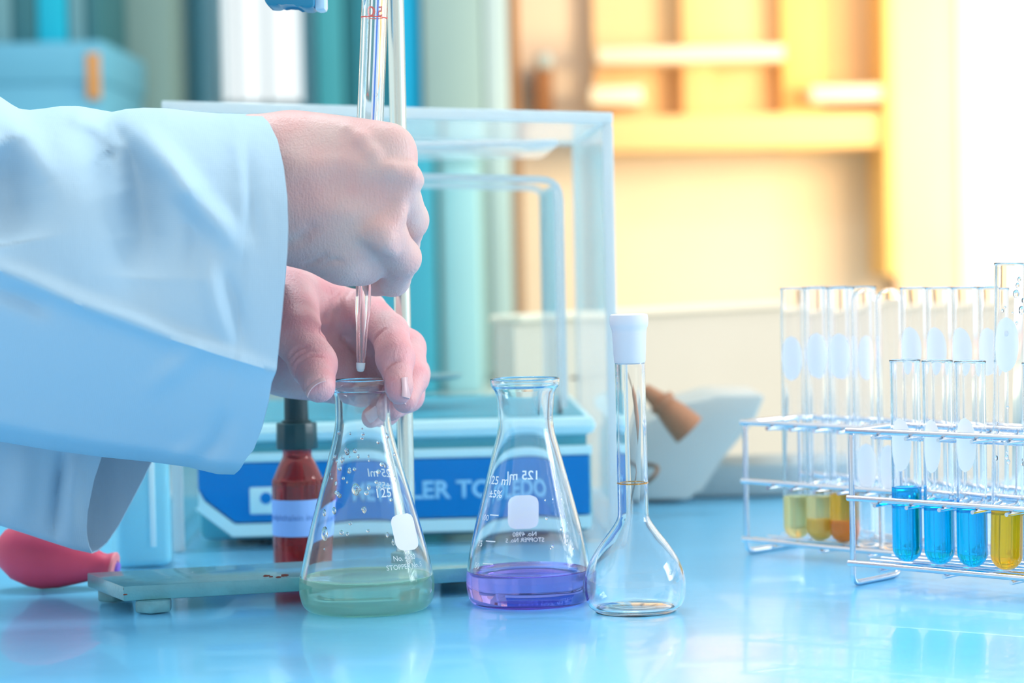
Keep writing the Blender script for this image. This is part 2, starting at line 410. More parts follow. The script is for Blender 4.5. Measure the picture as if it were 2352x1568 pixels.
def shell_profile(outer, t, lip):
    """closed profile of a vessel: outer (bottom centre -> rim), wall t, round lip."""
    pts = [np.array(p) for p in outer]; inner = []
    for i, p in enumerate(pts):
        a = pts[max(i - 1, 0)]; b = pts[min(i + 1, len(pts) - 1)]; d = b - a; L = np.hypot(*d) + 1e-12
        nrm = np.array((-d[1], d[0])) / L
        tt = t(p[1]) if callable(t) else t
        q = p + nrm * tt
        inner.append(q)
    inner[0][0] = 0.0
    for q in inner: q[0] = max(q[0], 0.0)
    inner = [q for i, q in enumerate(inner) if i == 0 or q[0] > 1e-5]
    top_o, top_i = pts[-1], inner[-1]; c = (top_o + top_i) / 2; rr = np.hypot(*(top_o - top_i)) / 2
    arc = []
    a0 = math.atan2(top_o[1] - c[1], top_o[0] - c[0])
    for k in range(1, 6):
        a = a0 + PI * k / 6; arc.append(c + rr * np.array((math.cos(a), math.sin(a))))
    return [tuple(p) for p in pts] + [tuple(p) for p in arc] + [tuple(p) for p in inner[::-1]], [tuple(p) for p in inner]
def liquid_profile(inner, z_top, ov=0.00025, men=0.0008, z_bot=None):
    """inner: centre -> rim; solid of liquid up to z_top with a slight meniscus."""
    out = []
    ins = [p for p in inner]
    if z_bot is not None: out.append((0.0, z_bot)); rb = rfun_of(inner[1:])(z_bot); out.append((rb + ov, z_bot)); ins = [p for p in ins if p[1] > z_bot + 1e-6 and p[0] > 1e-4]
    for i, (r, z) in enumerate(ins):
        if z >= z_top: break
        out.append((r + (ov if r > 1e-6 else 0), z - (ov if i < 2 and z_bot is None else 0)))
    r = rfun_of(inner[1:])(z_top)
    out += [(r + ov, z_top + men * .6), (r - 0.0007, z_top + men * .2), (r - 0.002, z_top), (0.0, z_top)]
    return out
def copy_tree(o, parent=None):
    c = o.copy(); COL.objects.link(c); c.parent = parent
    for ch in list(o.children): copy_tree(ch, c)
    return c

# ------------------------------------------------------------------ the room
def struct(o): o['kind'] = 'structure'; return o
FLOOR = -0.82
def bk(px0, px1, py0, py1, Y, dep):
    """x/z extents of a thing whose front face at distance Y covers those pixels."""
    c = ((px0 + px1) / 2, (py0 + py1) / 2)
    return P(px0, c[1], Y).x, P(px1, c[1], Y).x, Y, Y + dep, P(c[0], py1, Y).z, P(c[0], py0, Y).z
struct(box('unseen_front_wall', -2.4, 2.4, -1.6, -1.5, FLOOR, 1.75, 'unseen_front_wall'))  # unseen wall behind the camera, added to darken reflections in glass and steel
struct(box('floor', -2.4, 2.4, -1.6, 4.3, FLOOR - 0.05, FLOOR, 'floor'))
YW = 3.60
W1 = (P(486, 100, YW).x, P(694, 100, YW).x, P(590, 238, YW).z, 1.25)
xr = P(2240, 300, YW).x; W2 = (xr, xr + 0.75, 0.02, 1.25)
xm = P(1178, 100, YW).x
WT = 1.75
bm = bmesh.new()
add_box(bm, -2.4, W1[0], YW, YW + .16, FLOOR, WT); add_box(bm, W1[0], W1[1], YW, YW + .16, FLOOR, W1[2])
add_box(bm, W1[0], W1[1], YW, YW + .16, W1[3], WT); add_box(bm, W1[1], xm, YW, YW + .16, FLOOR, WT)
struct(bm_obj('wall_back', bm, 'wall'))
bm = bmesh.new()
add_box(bm, xm, W2[0], YW, YW + .16, FLOOR, WT); add_box(bm, W2[0], W2[1], YW, YW + .16, FLOOR, W2[2])
add_box(bm, W2[0], W2[1], YW, YW + .16, W2[3], WT); add_box(bm, W2[1], 2.4, YW, YW + .16, FLOOR, WT)
struct(bm_obj('wall_back_right', bm, 'wall_cream'))
# left window: cool frame, two slim mullions, three panes
win = empty('window_1', ((W1[0] + W1[1]) / 2, YW, W1[2])); struct(win)
def child_box(name, par, x0, x1, y0, y1, z0, z1, mat, bev=0.0):
    l = par.location; return box(name, x0 - l.x, x1 - l.x, y0 - l.y, y1 - l.y, z0 - l.z, z1 - l.z, mat, par, bev)
child_box('frame_jamb', win, P(398, 100, YW - .05).x, P(438, 100, YW - .05).x, YW - .07, YW - .002, 0.0, 1.3, 'cool_frame')
child_box('frame_jamb', win, P(438, 100, YW - .05).x, P(462, 100, YW - .05).x, YW - .045, YW - .002, 0.0, 1.3, 'frame_shade')  # darker colour painted in for the shading between the pale columns
child_box('frame_jamb', win, P(462, 100, YW - .05).x, P(488, 100, YW - .05).x, YW - .06, YW + .05, 0.0, 1.3, 'cool_frame')
child_box('frame_jamb', win, P(692, 100, YW - .05).x, P(722, 100, YW - .05).x, YW - .06, YW + .05, 0.0, 1.3, 'cool_frame')
child_box('sill', win, W1[0], W1[1], YW - .05, YW + .1, W1[2] - .03, W1[2], 'pale_trim', .004)
for px in (536, 607):
    x = P(px, 100, YW).x; child_box('mullion', win, x - .002, x + .002, YW + .028, YW + .042, W1[2], W1[3], 'mullion')
xs = [W1[0], P(536, 100, YW).x, P(607, 100, YW).x, W1[1]]
for a, b in zip(xs, xs[1:]): child_box('pane', win, a + .0021, b - .0021, YW + .034, YW + .037, W1[2] + .001, W1[3], 'pane')
# right window: broad warm frame, one big pane
win2 = empty('window_2', ((W2[0] + W2[1]) / 2, YW, W2[2])); struct(win2)
child_box('frame_jamb', win2, P(2052, 300, YW - .06).x, P(2128, 300, YW - .06).x, YW - .08, YW - .002, -.3, 1.5, 'cream_frame')
child_box('frame_jamb', win2, P(2128, 300, YW - .06).x, P(2202, 300, YW - .06).x, YW - .06, YW - .002, -.3, 1.5, 'pink_frame')
child_box('frame_jamb', win2, P(2202, 300, YW - .06).x, P(2232, 300, YW - .06).x, YW - .07, YW + .04, -.3, 1.5, 'pale_frame')
child_box('frame_jamb', win2, P(2232, 300, YW - .06).x, P(2243, 300, YW - .06).x, YW - .05, YW + .04, -.3, 1.5, 'warm_wood')
child_box('sill', win2, W2[0], W2[1], YW - .05, YW + .1, W2[2] - .03, W2[2], 'pale_frame', .004)
child_box('pane', win2, W2[0] + .004, W2[1] - .004, YW + .035, YW + .039, W2[2] + .001, W2[3] - .001, 'pane')

# work bench: laminate top on a cabinet carcass
BY1 = 1.78
b = empty('work_bench', (0, 1.1, FLOOR)); tag(b, 'pale blue glossy laboratory bench carrying all the glassware', 'bench')
child_box('worktop', b, -1.3, 1.3, 0.30, BY1, -.035, 0.0, 'bench', .003)
for x0, x1 in ((-1.25, -.45), (-.44, .44), (.45, 1.25)):
    child_box('carcass', b, x0, x1, .42, BY1 - .04, FLOOR + .002, -.036, 'bench_side', .003)
# splash panel at the back of the bench, cream, running slightly away to the right
pa, pb = P(1180, 724, 1.86), P(2100, 634, 2.30)
d = (pb - pa); d.z = 0; ang = math.atan2(d.y, d.x); ln = d.length
sp = empty('bench_back_panel', (pa.x, pa.y, FLOOR), ang); tag(sp, 'low cream and grey panel closing the back of the bench', 'panel')
bm = bmesh.new(); add_box(bm, 0, ln + .25, 0, .02, 0, pa.z - FLOOR - .006); bm_obj('panel_board', bm, 'cream_panel', sp)
bm = bmesh.new(); add_box(bm, 0, ln + .25, -.006, .026, pa.z - FLOOR - .006, pa.z - FLOOR, .002); bm_obj('capping', bm, 'warm_board', sp)

# rear counter along the back wall
c = empty('rear_counter', (0, 3.1, FLOOR)); tag(c, 'long grey-green counter along the back wall under the cupboards', 'counter')
child_box('countertop', c, -2.0, 1.6, 2.70, YW - .09, -.04, 0.0, 'counter', .004)
for k in range(6): child_box('cabinet', c, -1.98 + .595 * k, -1.98 + .595 * k + .59, 2.74, YW - .1, FLOOR + .002, -.041, 'bench_side', .003)

def cupboard(label, px0, px1, Y, dep, mat, splits=(), z0=0.001, z1=1.2, trim=None):
    x0, x1 = P(px0, 120, Y).x, P(px1, 120, Y).x
    o = empty('cupboard', ((x0 + x1) / 2, Y, z0)); tag(o, label, 'cupboard')
    child_box('carcass', o, x0, x1, Y + .018, Y + dep, z0, z1, mat, .002)
    ed = [px0] + [s for s, _ in splits] + [px1]; ms = [mat] + [m for _, m in splits]
    for a, b, mm in zip(ed, ed[1:], ms):
        child_box('door', o, P(a, 120, Y).x + .001, P(b, 120, Y).x - .001, Y, Y + .017, z0 + .004, z1 - .004, mm, .003)
    return o
cupboard('tall teal cupboard with a dark strip, right of the window', 724, 905, 3.28, .2, 'teal_door', [(790, 'teal_dark'), (818, 'teal_door')])  # the dark strip is a narrow dark teal door panel
cupboard('tall grey-green cupboard between the bright cyan binder and the brown post', 968, 1168, 3.22, .26, 'grey_door', [(1112, 'pale_trim')])
cupboard('olive-grey cupboard between the teal carton and the window frame', 226, 396, 3.30, .2, 'olive_door')
def book(label, px0, px1, y0, y1, Y, dep, mat, group, z0=None):
    x0, x1, a, bb, zz0, zz1 = bk(px0, px1, y0, y1, Y, dep); zz0 = z0 if z0 is not None else zz0
    o = empty('binder', ((x0 + x1) / 2, Y, zz0)); tag(o, label, 'binder', group)
    child_box('cover', o, x0, x1, Y, Y + dep, zz0, zz1, mat, .004)
    child_box('spine_label', o, x0 + (x1 - x0) * .25, x1 - (x1 - x0) * .25, Y - .0008, Y + .001, zz0 + (zz1 - zz0) * .72, zz0 + (zz1 - zz0) * .88, 'pale_trim')
    return o
book('bright cyan binder standing beside the steel rod', 908, 964, -420, 600, 3.24, .2, 'cyan_binder', None, 0.001)
def case(label, px0, px1, py0, Y, dep, mat):
    x0, x1, _, _, _, z1 = bk(px0, px1, py0, 600, Y, dep)
    o = empty('storage_case', ((x0 + x1) / 2, Y, .001)); tag(o, label, 'case')
    child_box('case_body', o, x0, x1, Y, Y + dep, .001, z1 - .03, mat, .005); child_box('lid', o, x0 - .003, x1 + .003, Y - .003, Y + dep + .003, z1 - .03, z1, mat, .005)
    return o
case('deep cyan storage case seen through the cover just right of the hands', 852, 996, 290, 2.92, .22, 'cyan_case')
case('pale aqua storage case seen through the middle of the cover', 1012, 1100, 315, 2.95, .2, 'aqua_case')
# carton with binders on top, far left
Yc = 2.95; x0, x1, _, _, _, zt = bk(-60, 236, 97, 300, Yc, .3)
ct = empty('storage_carton', ((x0 + x1) / 2, Yc, 0.001)); tag(ct, 'teal storage carton with an orange tag at its right edge', 'carton')
child_box('carton_body', ct, x0, x1, Yc, Yc + .32, .001, zt - .02, 'carton', .004)
child_box('lid', ct, x0 - .004, x1 + .004, Yc - .004, Yc + .324, zt - .05, zt, 'carton', .004)
a, bb = P(198, 120, Yc).x, P(230, 120, Yc).x
child_box('tag', ct, a, bb, Yc - .0055, Yc - .001, P(210, 228, Yc).z, P(210, 122, Yc).z, 'orange_tag', .001)
for lb, p0, p1, mt in (('grey-teal binder at the left end of the row on the carton', -50, 22, 'grey_book'), ('dark green binder second from the left on the carton', 24, 79, 'dark_book'),
                       ('bright turquoise binder in the middle of the row on the carton', 80, 150, 'cyan_book'), ('grey binder right of the turquoise one on the carton', 152, 190, 'grey_book'),
                       ('narrow dark binder at the right end of the row on the carton', 192, 222, 'dark_book')):
    book(lb, p0, p1, -330, 97, Yc + .03, .22, mt, 'binders on the teal carton', zt)
# brown door post and warm shelving in the right part of the back wall
post = empty('trim_1', (P(1178, 100, 3.5).x, 3.5, 0)); struct(post)
child_box('post', post, P(1168, 100, 3.4).x, P(1192, 100, 3.4).x, 3.40, YW - .002, 0.001, 1.6, 'brown_trim', .003)
YS = 3.45
sh = empty('wall_shelf', (P(1700, 200, YS).x, YS, P(1700, 345, YS).z)); tag(sh, 'honey coloured wall cabinet with pale shelf boards in warm light', 'shelf')
sx0, sx1 = P(1372, 200, YS).x, P(2050, 200, YS).x
child_box('back_board', sh, sx0, sx1, YS + .11, YW - .002, P(1700, 345, YS).z, 1.2, 'warm_back')
child_box('bottom_board', sh, sx0, sx1, YS, YS + .12, P(1700, 342, YS).z, P(1700, 262, YS).z, 'warm_wood', .003)
child_box('side_board', sh, P(2026, 200, YS).x, P(2051, 200, YS).x, YS - .02, YW - .002, P(1700, 640, YS).z, 1.2, 'gold_trim', .003)
child_box('shelf_board', sh, sx0, P(1802, 120, YS).x, YS, YS + .11, P(1600, 141, YS).z, P(1600, 106, YS).z, 'warm_board', .003)
child_box('shelf_board', sh, P(1862, 215, YS).x, P(2046, 215, YS).x, YS - .01, YS + .11, P(1950, 234, YS).z, P(1950, 196, YS).z, 'warm_board', .003)
child_box('shelf_board', sh, P(1355, 215, YS).x, P(1476, 215, YS).x, YS - .01, YS + .11, P(1415, 240, YS).z, P(1415, 200, YS).z, 'warm_board', .003)
child_box('divider', sh, P(1575, 215, YS).x, P(1645, 215, YS).x, YS + .06, YS + .11, P(1600, 345, YS).z, 1.2, 'warm_wood', .003)
child_box('divider', sh, P(1808, 215, YS).x, P(1905, 215, YS).x, YS + .06, YS + .11, P(1850, 345, YS).z, 1.2, 'gold_trim', .003)
# hanging hook and hose behind the brown post
hk = empty('wall_hook', P(1250, 140, 3.5)); tag(hk, 'pale knob on a brown bracket beside the brown door post', 'hook')
bm = bmesh.new(); bmesh.ops.create_icosphere(bm, subdivisions=2, radius=.013); bm_obj('knob', bm, 'pale_trim', hk, True)
box('bracket', -.012, .012, .0, .095, -.075, -.006, 'brown_trim', hk, .003)

# grey instrument and brown plug behind the volumetric flask
gi = empty('grey_instrument', (0.15, 1.72, 0)); tag(gi, 'low grey sloping instrument case behind the volumetric flask', 'instrument')
Yg = 1.66
def gp(px, py): q = P(px, py, Yg); return (q.x - .15, q.z)
poly = [gp(1440, 1150), gp(1420, 1000), gp(1560, 930), gp(1640, 905), gp(1760, 905), gp(1735, 965), gp(1600, 1120), gp(1590, 1150)]
poly = [(x, max(z, .002)) for x, z in poly]
prism('case', poly, Yg - 1.72, Yg - 1.72 + .1, 'grey_case', gi, .004)
box('base', gp(1440, 0)[0], gp(2100, 0)[0], Yg - 1.72 + .03, Yg - 1.72 + .11, .0005, gp(1700, 1075)[1], 'grey_dark', gi, .004)
# plug
Yp = 1.60
plug = empty('plug', P(1540, 950, Yp)); tag(plug, 'brown plug on a thin cable leaning behind the volumetric flask neck', 'plug')
pts2 = [(1478, 893), (1505, 914), (1520, 926), (1550, 955), (1583, 988)]
rr = [.0042, .0058, .0072, .0100, .0118]
path, rads = [], []
for (px, py), r in zip(pts2, rr): path.append(P(px, py, Yp) - plug.location); rads.append(r)
tube('plug_body', path, rads, 'brown', plug, 14)
tube('collar', [P(1516, 920, Yp) - plug.location, P(1526, 930, Yp) - plug.location], [.0092, .0092], 'brown', plug, 14)
cp = [Vector(tuple(v)) for v in catmull([P(1481, 896, Yp), P(1445, 874, Yp), P(1412, 862, 1.68), P(1370, 862, 1.775), P(1310, 868, 1.78)], 6)]
tube('cable', [v - plug.location for v in cp], .0012, 'brown_cable', plug, 8)
cp = catmull([P(1425, 1062, 1.62), P(1470, 1065, 1.6), P(1508, 1072, 1.58), P(1500, 1095, 1.57), P(1460, 1125, 1.58), P(1425, 1150, 1.6), P(1420, 1190, 1.61)], 8)
tag(tube('cable', [tuple(v) for v in cp], .0016, 'brown_cable', None, 8), 'thin brown cable looped behind the orange-ringed flask neck', 'cable')

# ------------------------------------------------------------------ balance under its acrylic cover
FL = G(405, 1268); BA = math.radians(2.0)
U = Vector((math.cos(BA), math.sin(BA), 0)); NI = Vector((-math.sin(BA), math.cos(BA), 0))
def cov(px, py, inset=0.0):
    q = on_plane(px, py, FL + NI * inset, NI) - FL; return q.dot(U), q.z
CW = cov(1404, 400)[0]; CH = cov(430, 237)[1]; CD = 0.30; SL = (cov(1404, 264)[1] - CH) / CW   # the lid slopes a little to the right
cv = empty('acrylic_cover', (FL.x, FL.y, 0), BA); tag(cv, 'clear acrylic box cover standing over the weighing balance', 'cover')
t = .004
def cbox(name, x0, x1, y0, y1, z0, z1, mat, bev=0.0, par=None): return box(name, x0, x1, y0, y1, z0, z1, mat, par or cv, bev)
def slope(o, z0=.1):
    for v in o.data.vertices:
        if v.co.z > z0: v.co.z += SL * v.co.x
    return o
cbox('front_panel', t, CW - t, 0, t, .0005, CH - t, 'acrylic')
cbox('back_panel', t, CW - t, CD - t, CD, .0005, CH - t, 'acrylic')
cbox('side_panel', 0, t, 0, CD, .0005, CH - t, 'acrylic'); cbox('side_panel', CW - t, CW, 0, CD, .0005, CH - t, 'sheen_side')
cbox('top_panel', 0, CW, 0, CD, CH - t, CH, 'haze_top')
ee = .0016
cbox('edge_strip', -ee, CW + ee, -ee, .005, CH - .0055, CH + ee, 'acrylic_edge', .001)
cbox('edge_strip', -ee, CW + ee, CD - .005, CD + ee, CH - .0055, CH + ee, 'acrylic_edge', .001)
for x in (-ee, CW - .0048):
    cbox('edge_strip', x, x + .0064, -ee, .0045, .0005, CH - .006, 'acrylic_edge', .001)
    cbox('edge_strip', x, x + .0064, CD - .0045, CD + ee, .0005, CH - .006, 'acrylic_edge', .001)
    cbox('edge_strip', x, x + .0064, .006, CD - .006, CH - .006, CH + ee, 'acrylic_edge', .001)
for o_ in cv.children: slope(o_)
# balance
BI = 0.014
ba = empty('weighing_balance', tuple(FL + NI * BI), BA); ba.location.z = 0
tag(ba, 'analytical weighing balance with a blue front panel under the clear cover', 'balance')
def bp(px, py): return cov(px, py, BI)
bx0, bx1 = .012, CW - .014
zr = bp(1050, 1035)[1]
box('base', bx0, bx1, .004, .225, .004, zr, 'bal_teal', ba, .006)
box('deck', bx0 - .003, bx1 + .003, -.004, .23, bp(1050, 1005)[1], bp(1050, 962)[1], 'bal_white', ba, .006)
box('deck_top', bx0 + .004, bx1 - .004, .003, .224, bp(1050, 962)[1] - .0004, bp(1050, 962)[1] + .0005, 'bal_deck', ba)
box('deck_gap', bx0 + .003, bx1 - .003, .002, .225, zr - .001, bp(1050, 1004)[1], 'bal_teal', ba)
zb0, zb1 = bp(1050, 1186)[1], bp(1050, 1050)[1]
zs = bp(1000, 1030)[1]
box('upper_strip', bx0, bx1, -.002, .006, zb1, zs, 'bal_white', ba, .001)
L_ = lambda pts: [bp(*p) for p in pts]
lft = bx0 + .001
zz = bp(450, 1128)[1]
wave = [(lft, zz + .001), (bp(470, 1150)[0], bp(470, 1150)[1]), (bp(540, 1196)[0], zb0 - .001), (bx1 - .001, zb0 - .001), (bx1 - .001, zb0 - .0085), (bp(535, 1215)[0], zb0 - .0085), (bp(450, 1168)[0], bp(450, 1168)[1]), (lft, bp(430, 1160)[1])]
prism('wave_trim', wave, -.003, .006, 'bal_white', ba)
blue = [(lft, zb1 - .0005), (bx1 - .002, zb1 - .0005), (bx1 - .002, zb0), (bp(540, 1194)[0], zb0), (bp(470, 1148)[0], bp(470, 1148)[1] + .0008), (lft, zz + .0018)]
bpn = prism('blue_panel', blue, -.0015, .006, 'bal_blue', ba)
x0, z0 = bp(575, 1180); x1, z1 = bp(630, 1117)
epl = box('emblem_plate', x0, x1, -.0035, .001, z0, z1, 'bal_white', ba, .001)
ex, ez = bp(612, 1142)
bm = bmesh.new(); bmesh.ops.create_cone(bm, cap_ends=True, segments=20, radius1=.0035, radius2=.0035, depth=.001, matrix=Matrix.Translation((ex, -.0038, ez)) @ Matrix.Rotation(PI / 2, 4, 'X'))
bm_obj('emblem_dot', bm, 'bal_blue', epl)
tx, tz = bp(1037, 1125)
flat_text('lettering', 'METTLER TOLEDO', .0135, Matrix.Translation((tx, -.0016, tz)) @ Matrix.Rotation(PI / 2, 4, 'X') @ Matrix.Diagonal((1.13, 1.1, 1, 1)), 'bal_text', bpn, bold=.0004)
for x in (bx0 + .03, bx1 - .03):
    for y in (.03, .2): lathe('foot', [(0, .0005), (.009, .0005), (.009, .0045), (0, .0045)], 'rubber_black', ba, 20).location = (x, y, 0)
# draft shield of the balance: thin rounded frame with glass
zt0, zt1 = bp(1050, 962)[1] + .0005, bp(1292, 372)[1]
dx1 = bp(1292, 600)[0]; dx0 = bx0 + .02
fr = rounded([(dx0, .012, zt0 + .004), (dx0, .012, zt1), (dx1, .012, zt1), (dx1, .012, zt0 + .004)], .012)
tube('shield_frame', fr, .0021, 'acrylic_edge', ba, 10)
fr = rounded([(dx0, .20, zt0 + .004), (dx0, .20, zt1), (dx1, .20, zt1), (dx1, .20, zt0 + .004)], .012)
tube('shield_frame', fr, .0021, 'acrylic_edge', ba, 10)
box('shield_glass', dx0 + .003, dx1 - .003, .0105, .0135, zt0, zt1 - .003, 'acrylic', ba)
box('shield_glass', dx0 + .001, dx0 + .004, .016, .196, zt0, zt1 - .003, 'acrylic', ba)
box('shield_glass', dx1 - .004, dx1 - .001, .016, .196, zt0, zt1 - .003, 'sheen_side', ba)
for o_ in ba.children:
    if o_.name.startswith('shield'): slope(o_)
box('shield_roof', dx0, dx1, .004, .2, bp(1050, 340)[1], bp(1050, 322)[1], 'milky', ba, .003)
slope(ba.children[-1])
lathe('weighing_pan', [(0, 0), (.006, 0), (.006, .018), (.04, .019), (.042, .021), (0, .021)], 'pan', ba, 32).location = ((dx0 + dx1) / 2, .11, zt0)

# ------------------------------------------------------------------ retort stand
A0 = G(285, 1412); E0 = G(1060, 1367)
d = E0 - A0; pa_ = math.atan2(d.y, d.x)
PZ0, PZ1 = .0068, .0142
st = empty('retort_stand', (A0.x, A0.y, 0), pa_); tag(st, 'chipped teal iron retort stand with a steel rod behind the filled flask', 'stand')
PL, PW = .215, .066
lb = Matrix.Rotation(-pa_, 3, 'Z') @ (G(200, 1315, PZ1) - st.location); SK = lb.x / lb.y; PW = lb.y
bm = bmesh.new(); add_box(bm, 0, PL, 0, PW, PZ0, PZ1, .0007)
for v in bm.verts: v.co.x += SK * v.co.y
bm_obj('base_plate', bm, 'plate', st, True)
for x, y in ((.016, .004), (PL - .022, .006), (.012, PW - .008), (PL - .022, PW - .008)):
    bm = bmesh.new(); bmesh.ops.create_cone(bm, cap_ends=True, segments=6, radius1=.0098, radius2=.0098, depth=PZ0 - .0005, matrix=Matrix.Translation((x + SK * y, y, (PZ0) / 2 + .0002)) @ Matrix.Rotation(-pa_ + .02, 4, 'Z'))
    bmesh.ops.bevel(bm, geom=list(bm.edges), offset=.0011, segments=2, affect='EDGES', profile=.5)
    bm_obj('foot', bm, 'nut', st, True)
rq = Matrix.Rotation(-pa_, 3, 'Z') @ (G(937, 1288, PZ1) - st.location)
rx, ry = rq.x, min(rq.y, PW - .008)
lathe('rod', [(0, PZ1), (.0044, PZ1), (.0044, .62), (.004, .6215), (0, .6215)], 'rod_steel', st, 32).location = (rx, ry, 0)
lathe('rod_nut', [(0, PZ1), (.008, PZ1), (.008, PZ1 + .005), (.0052, PZ1 + .006), (.0052, PZ1 + .006)], 'nut', st, 6).location = (rx, ry, 0)
rnd = random.Random(3)
for px, py, s in ((612, 1322, .0016), (622, 1324, .0011), (640, 1325, .0013), (655, 1321, .002), (288, 1365, .001), (240, 1332, .0012), (232, 1328, .001), (283, 1352, .001)):
    q = on_plane(px, py, st.location, Vector((-math.sin(pa_), math.cos(pa_), 0))) if px > 286 else on_plane(px, py, st.location, Vector((math.cos(pa_), math.sin(pa_), 0)))
    l = Matrix.Rotation(-pa_, 3, 'Z') @ (q - st.location)
    bm = bmesh.new(); bmesh.ops.create_icosphere(bm, subdivisions=2, radius=s * .7)
    for v in bm.verts:
        v.co *= 1 + rnd.uniform(-.3, .3)
        if px > 286: v.co.y *= .12; v.co.z *= .5; v.co.x *= 1.5
        else: v.co.x *= .12; v.co.z *= 1.3
    bm_obj('paint_chip', bm, 'rust', st, True).location = l
ROD = st.matrix_basis @ Vector((rx, ry, 0))

# ------------------------------------------------------------------ burette (leans a little) and its clamp
BT = P(826, 800, 1.2); Bt0 = P(861, 0, 1.2)
bd = (Bt0 - P(828, 850, 1.2)).normalized()
b_tip = P(828, 851, 1.2)
bu = empty('burette', tuple(b_tip)); bu.rotation_euler = Vector((0, 0, 1)).rotation_difference(bd).to_euler()
tag(bu, 'glass burette with red 50 mark and a fine tip held over the left flask', 'burette')
mm = .001
def hz(py): return (P(840, py, 1.2) - b_tip).dot(bd)
z_sh = hz(640); z_body = hz(600)
tip = [(.0014, .0), (.0019, .0006), (.0024, hz(812)), (.0031, hz(745)), (.0038, hz(715)), (.0039, z_sh), (.0040, hz(560)),
       (.0019, hz(560)), (.0018, z_sh), (.0016, hz(730)), (.0009, hz(800)), (.0006, .0)]
lathe('tip', tip + [tip[0]], 'tube_glass', bu, 32)
lathe('tip_bead', [(0, hz(833)), (.00225, hz(833)), (.0021, hz(846)), (.0015, -.0003), (0, -.0006)], 'print', bu, 20)
zb, zt_ = hz(420), .50
body = [(.0042, hz(470)), (.0046, hz(452)), (.0066, hz(425)), (.0066, zt_), (.0046, zt_), (.0046, hz(430)), (.0022, hz(460)), (.0018, hz(470))]
lathe('tube', body + [body[0]], 'glass', bu, 40)
# stopcock hidden in the grip
bm = bmesh.new(); bmesh.ops.create_cone(bm, cap_ends=True, segments=20, radius1=.0062, radius2=.0055, depth=.020, matrix=Matrix.Translation((0, .0, hz(520))) @ Matrix.Rotation(PI / 2, 4, 'X'))
bm_obj('stopcock', bm, 'frosted', bu, True)
for wd, mt, off in ((.0034, 'stripe_white', .0), (.0011, 'stripe_blue', -.00006)):
    vs, fs = [], []; n = 10
    for k, zz_ in enumerate((hz(400), zt_ - .002)):
        for i in range(n + 1):
            a = PI / 2 - .25 + (i / n - .5) * wd / .0066; r = .00668 + (off if off else 0.00004)
            vs.append((r * math.cos(a), r * math.sin(a), zz_))
    for i in range(n): fs.append((i, i + 1, n + 2 + i, n + 1 + i))
    mesh_obj('stripe', vs, fs, mt, bu)
rf = lambda z: .0066
wrap_text('lettering', '50', .0072, rf, PI / 2 - .05, hz(25), 'red_print', bu, xs=1.75, bold=.00010)
wrap_text('lettering', 'A', .0028, rf, PI / 2 + .42, hz(216), 'red_print', bu)
wrap_text('lettering', 'C', .0028, rf, PI / 2 - .52, hz(216), 'orange_print', bu)
wrap_text('lettering', 'o', .0022, rf, PI / 2 - .12, hz(216), 'orange_print', bu)
def ring_mark(z, a0, a1, th=.00022, mat='red_print', par=None, r=.00668):
    vs, fs = [], []; n = 24
    for zz_ in (z - th, z + th):
        for i in range(n + 1):
            a = a0 + (a1 - a0) * i / n; vs.append((r * math.cos(a), r * math.sin(a), zz_))
    for i in range(n): fs.append((i, i + 1, n + 2 + i, n + 1 + i))
    return mesh_obj('graduation', vs, fs, mat, par)
ring_mark(hz(40), 0, 2 * PI, par=bu)
for k in range(1, 30): ring_mark(hz(40) + .012 * k, PI / 2 - .5, PI / 2 + .5, .00015, par=bu)
# clamp: lower edge of its blue body shows at the top of the frame
cz = P(668, 16, 1.22).z
cl = empty('burette_clamp', (ROD.x, ROD.y, cz + .012)); tag(cl, 'dark blue burette clamp fixed to the rod, only its lower edge in view', 'clamp')
def clp(px, py): q = P(px, py, 1.222); return (q.x - ROD.x, q.z - cz - .012)
poly = [clp(612, -125), clp(610, 2), clp(616, 14), clp(622, 17), clp(641, 17), clp(648, 10), clp(660, 8), clp(680, 9), clp(690, 15), clp(698, 22), clp(718, 22), clp(724, 16), clp(728, -125)]
prism('jaw', poly, -.058, -.030, 'clamp', cl, .0012)
bm = bmesh.new(); add_box(bm, clp(722, 0)[0], clp(748, 0)[0], -.052, -.034, clp(730, 24)[1], clp(730, -90)[1], .002); bm_obj('knob', bm, 'clear_knob', cl, True)
box('arm', clp(612, 0)[0], .012, -.040, .008, .012, .026, 'clamp', cl, .003)
box('boss', -.010, .010, -.009, .009, .010, .034, 'clamp', cl, .003)
box('grip', clp(800, 0)[0], clp(905, 0)[0], -.075, -.02, .03, .038, 'clamp', cl, .002)

# ------------------------------------------------------------------ conical flasks
def flask_profile(k):
    """outer contour of a 125 ml conical flask, k scales millimetres; lip radius handled by the caller."""
    return k
def conical(name_label, gx, gy, rows, wall, liquid, level, tilt, lip_r):
    """rows: (py, half width px) contour rows measured on the photograph at the flask's own distance."""
    base = G(gx, gy); Y = base.y; mpp = Y / F
    pts = [(0.0, 0.0006)]
    for py, hw in rows: pts.append((hw * mpp, max(0, (gy - py) * mpp / math.cos(PITCH))))
    dense = [tuple(p) for p in catmull([(p[0], p[1]) for p in pts[1:]], 5)]
    outer = [(0.0, 0.0010), (dense[0][0] * .55, 0.0009), (dense[0][0] * .9, 0.0002)] + [(r, max(z, 0.0)) for r, z in dense]
    prof, inner = shell_profile(outer, wall, 0)
    o = empty('conical_flask', tuple(base)); tag(o, name_label, 'flask')
    o.rotation_euler = (0, tilt, 0)
    vessel('flask_body', prof, inner, level * mpp, 'glass', o, 72)
    fill(inner, level * mpp, liquid, o, 72)
    return o, rfun_of(outer[1:]), rfun_of(inner[1:]), mpp
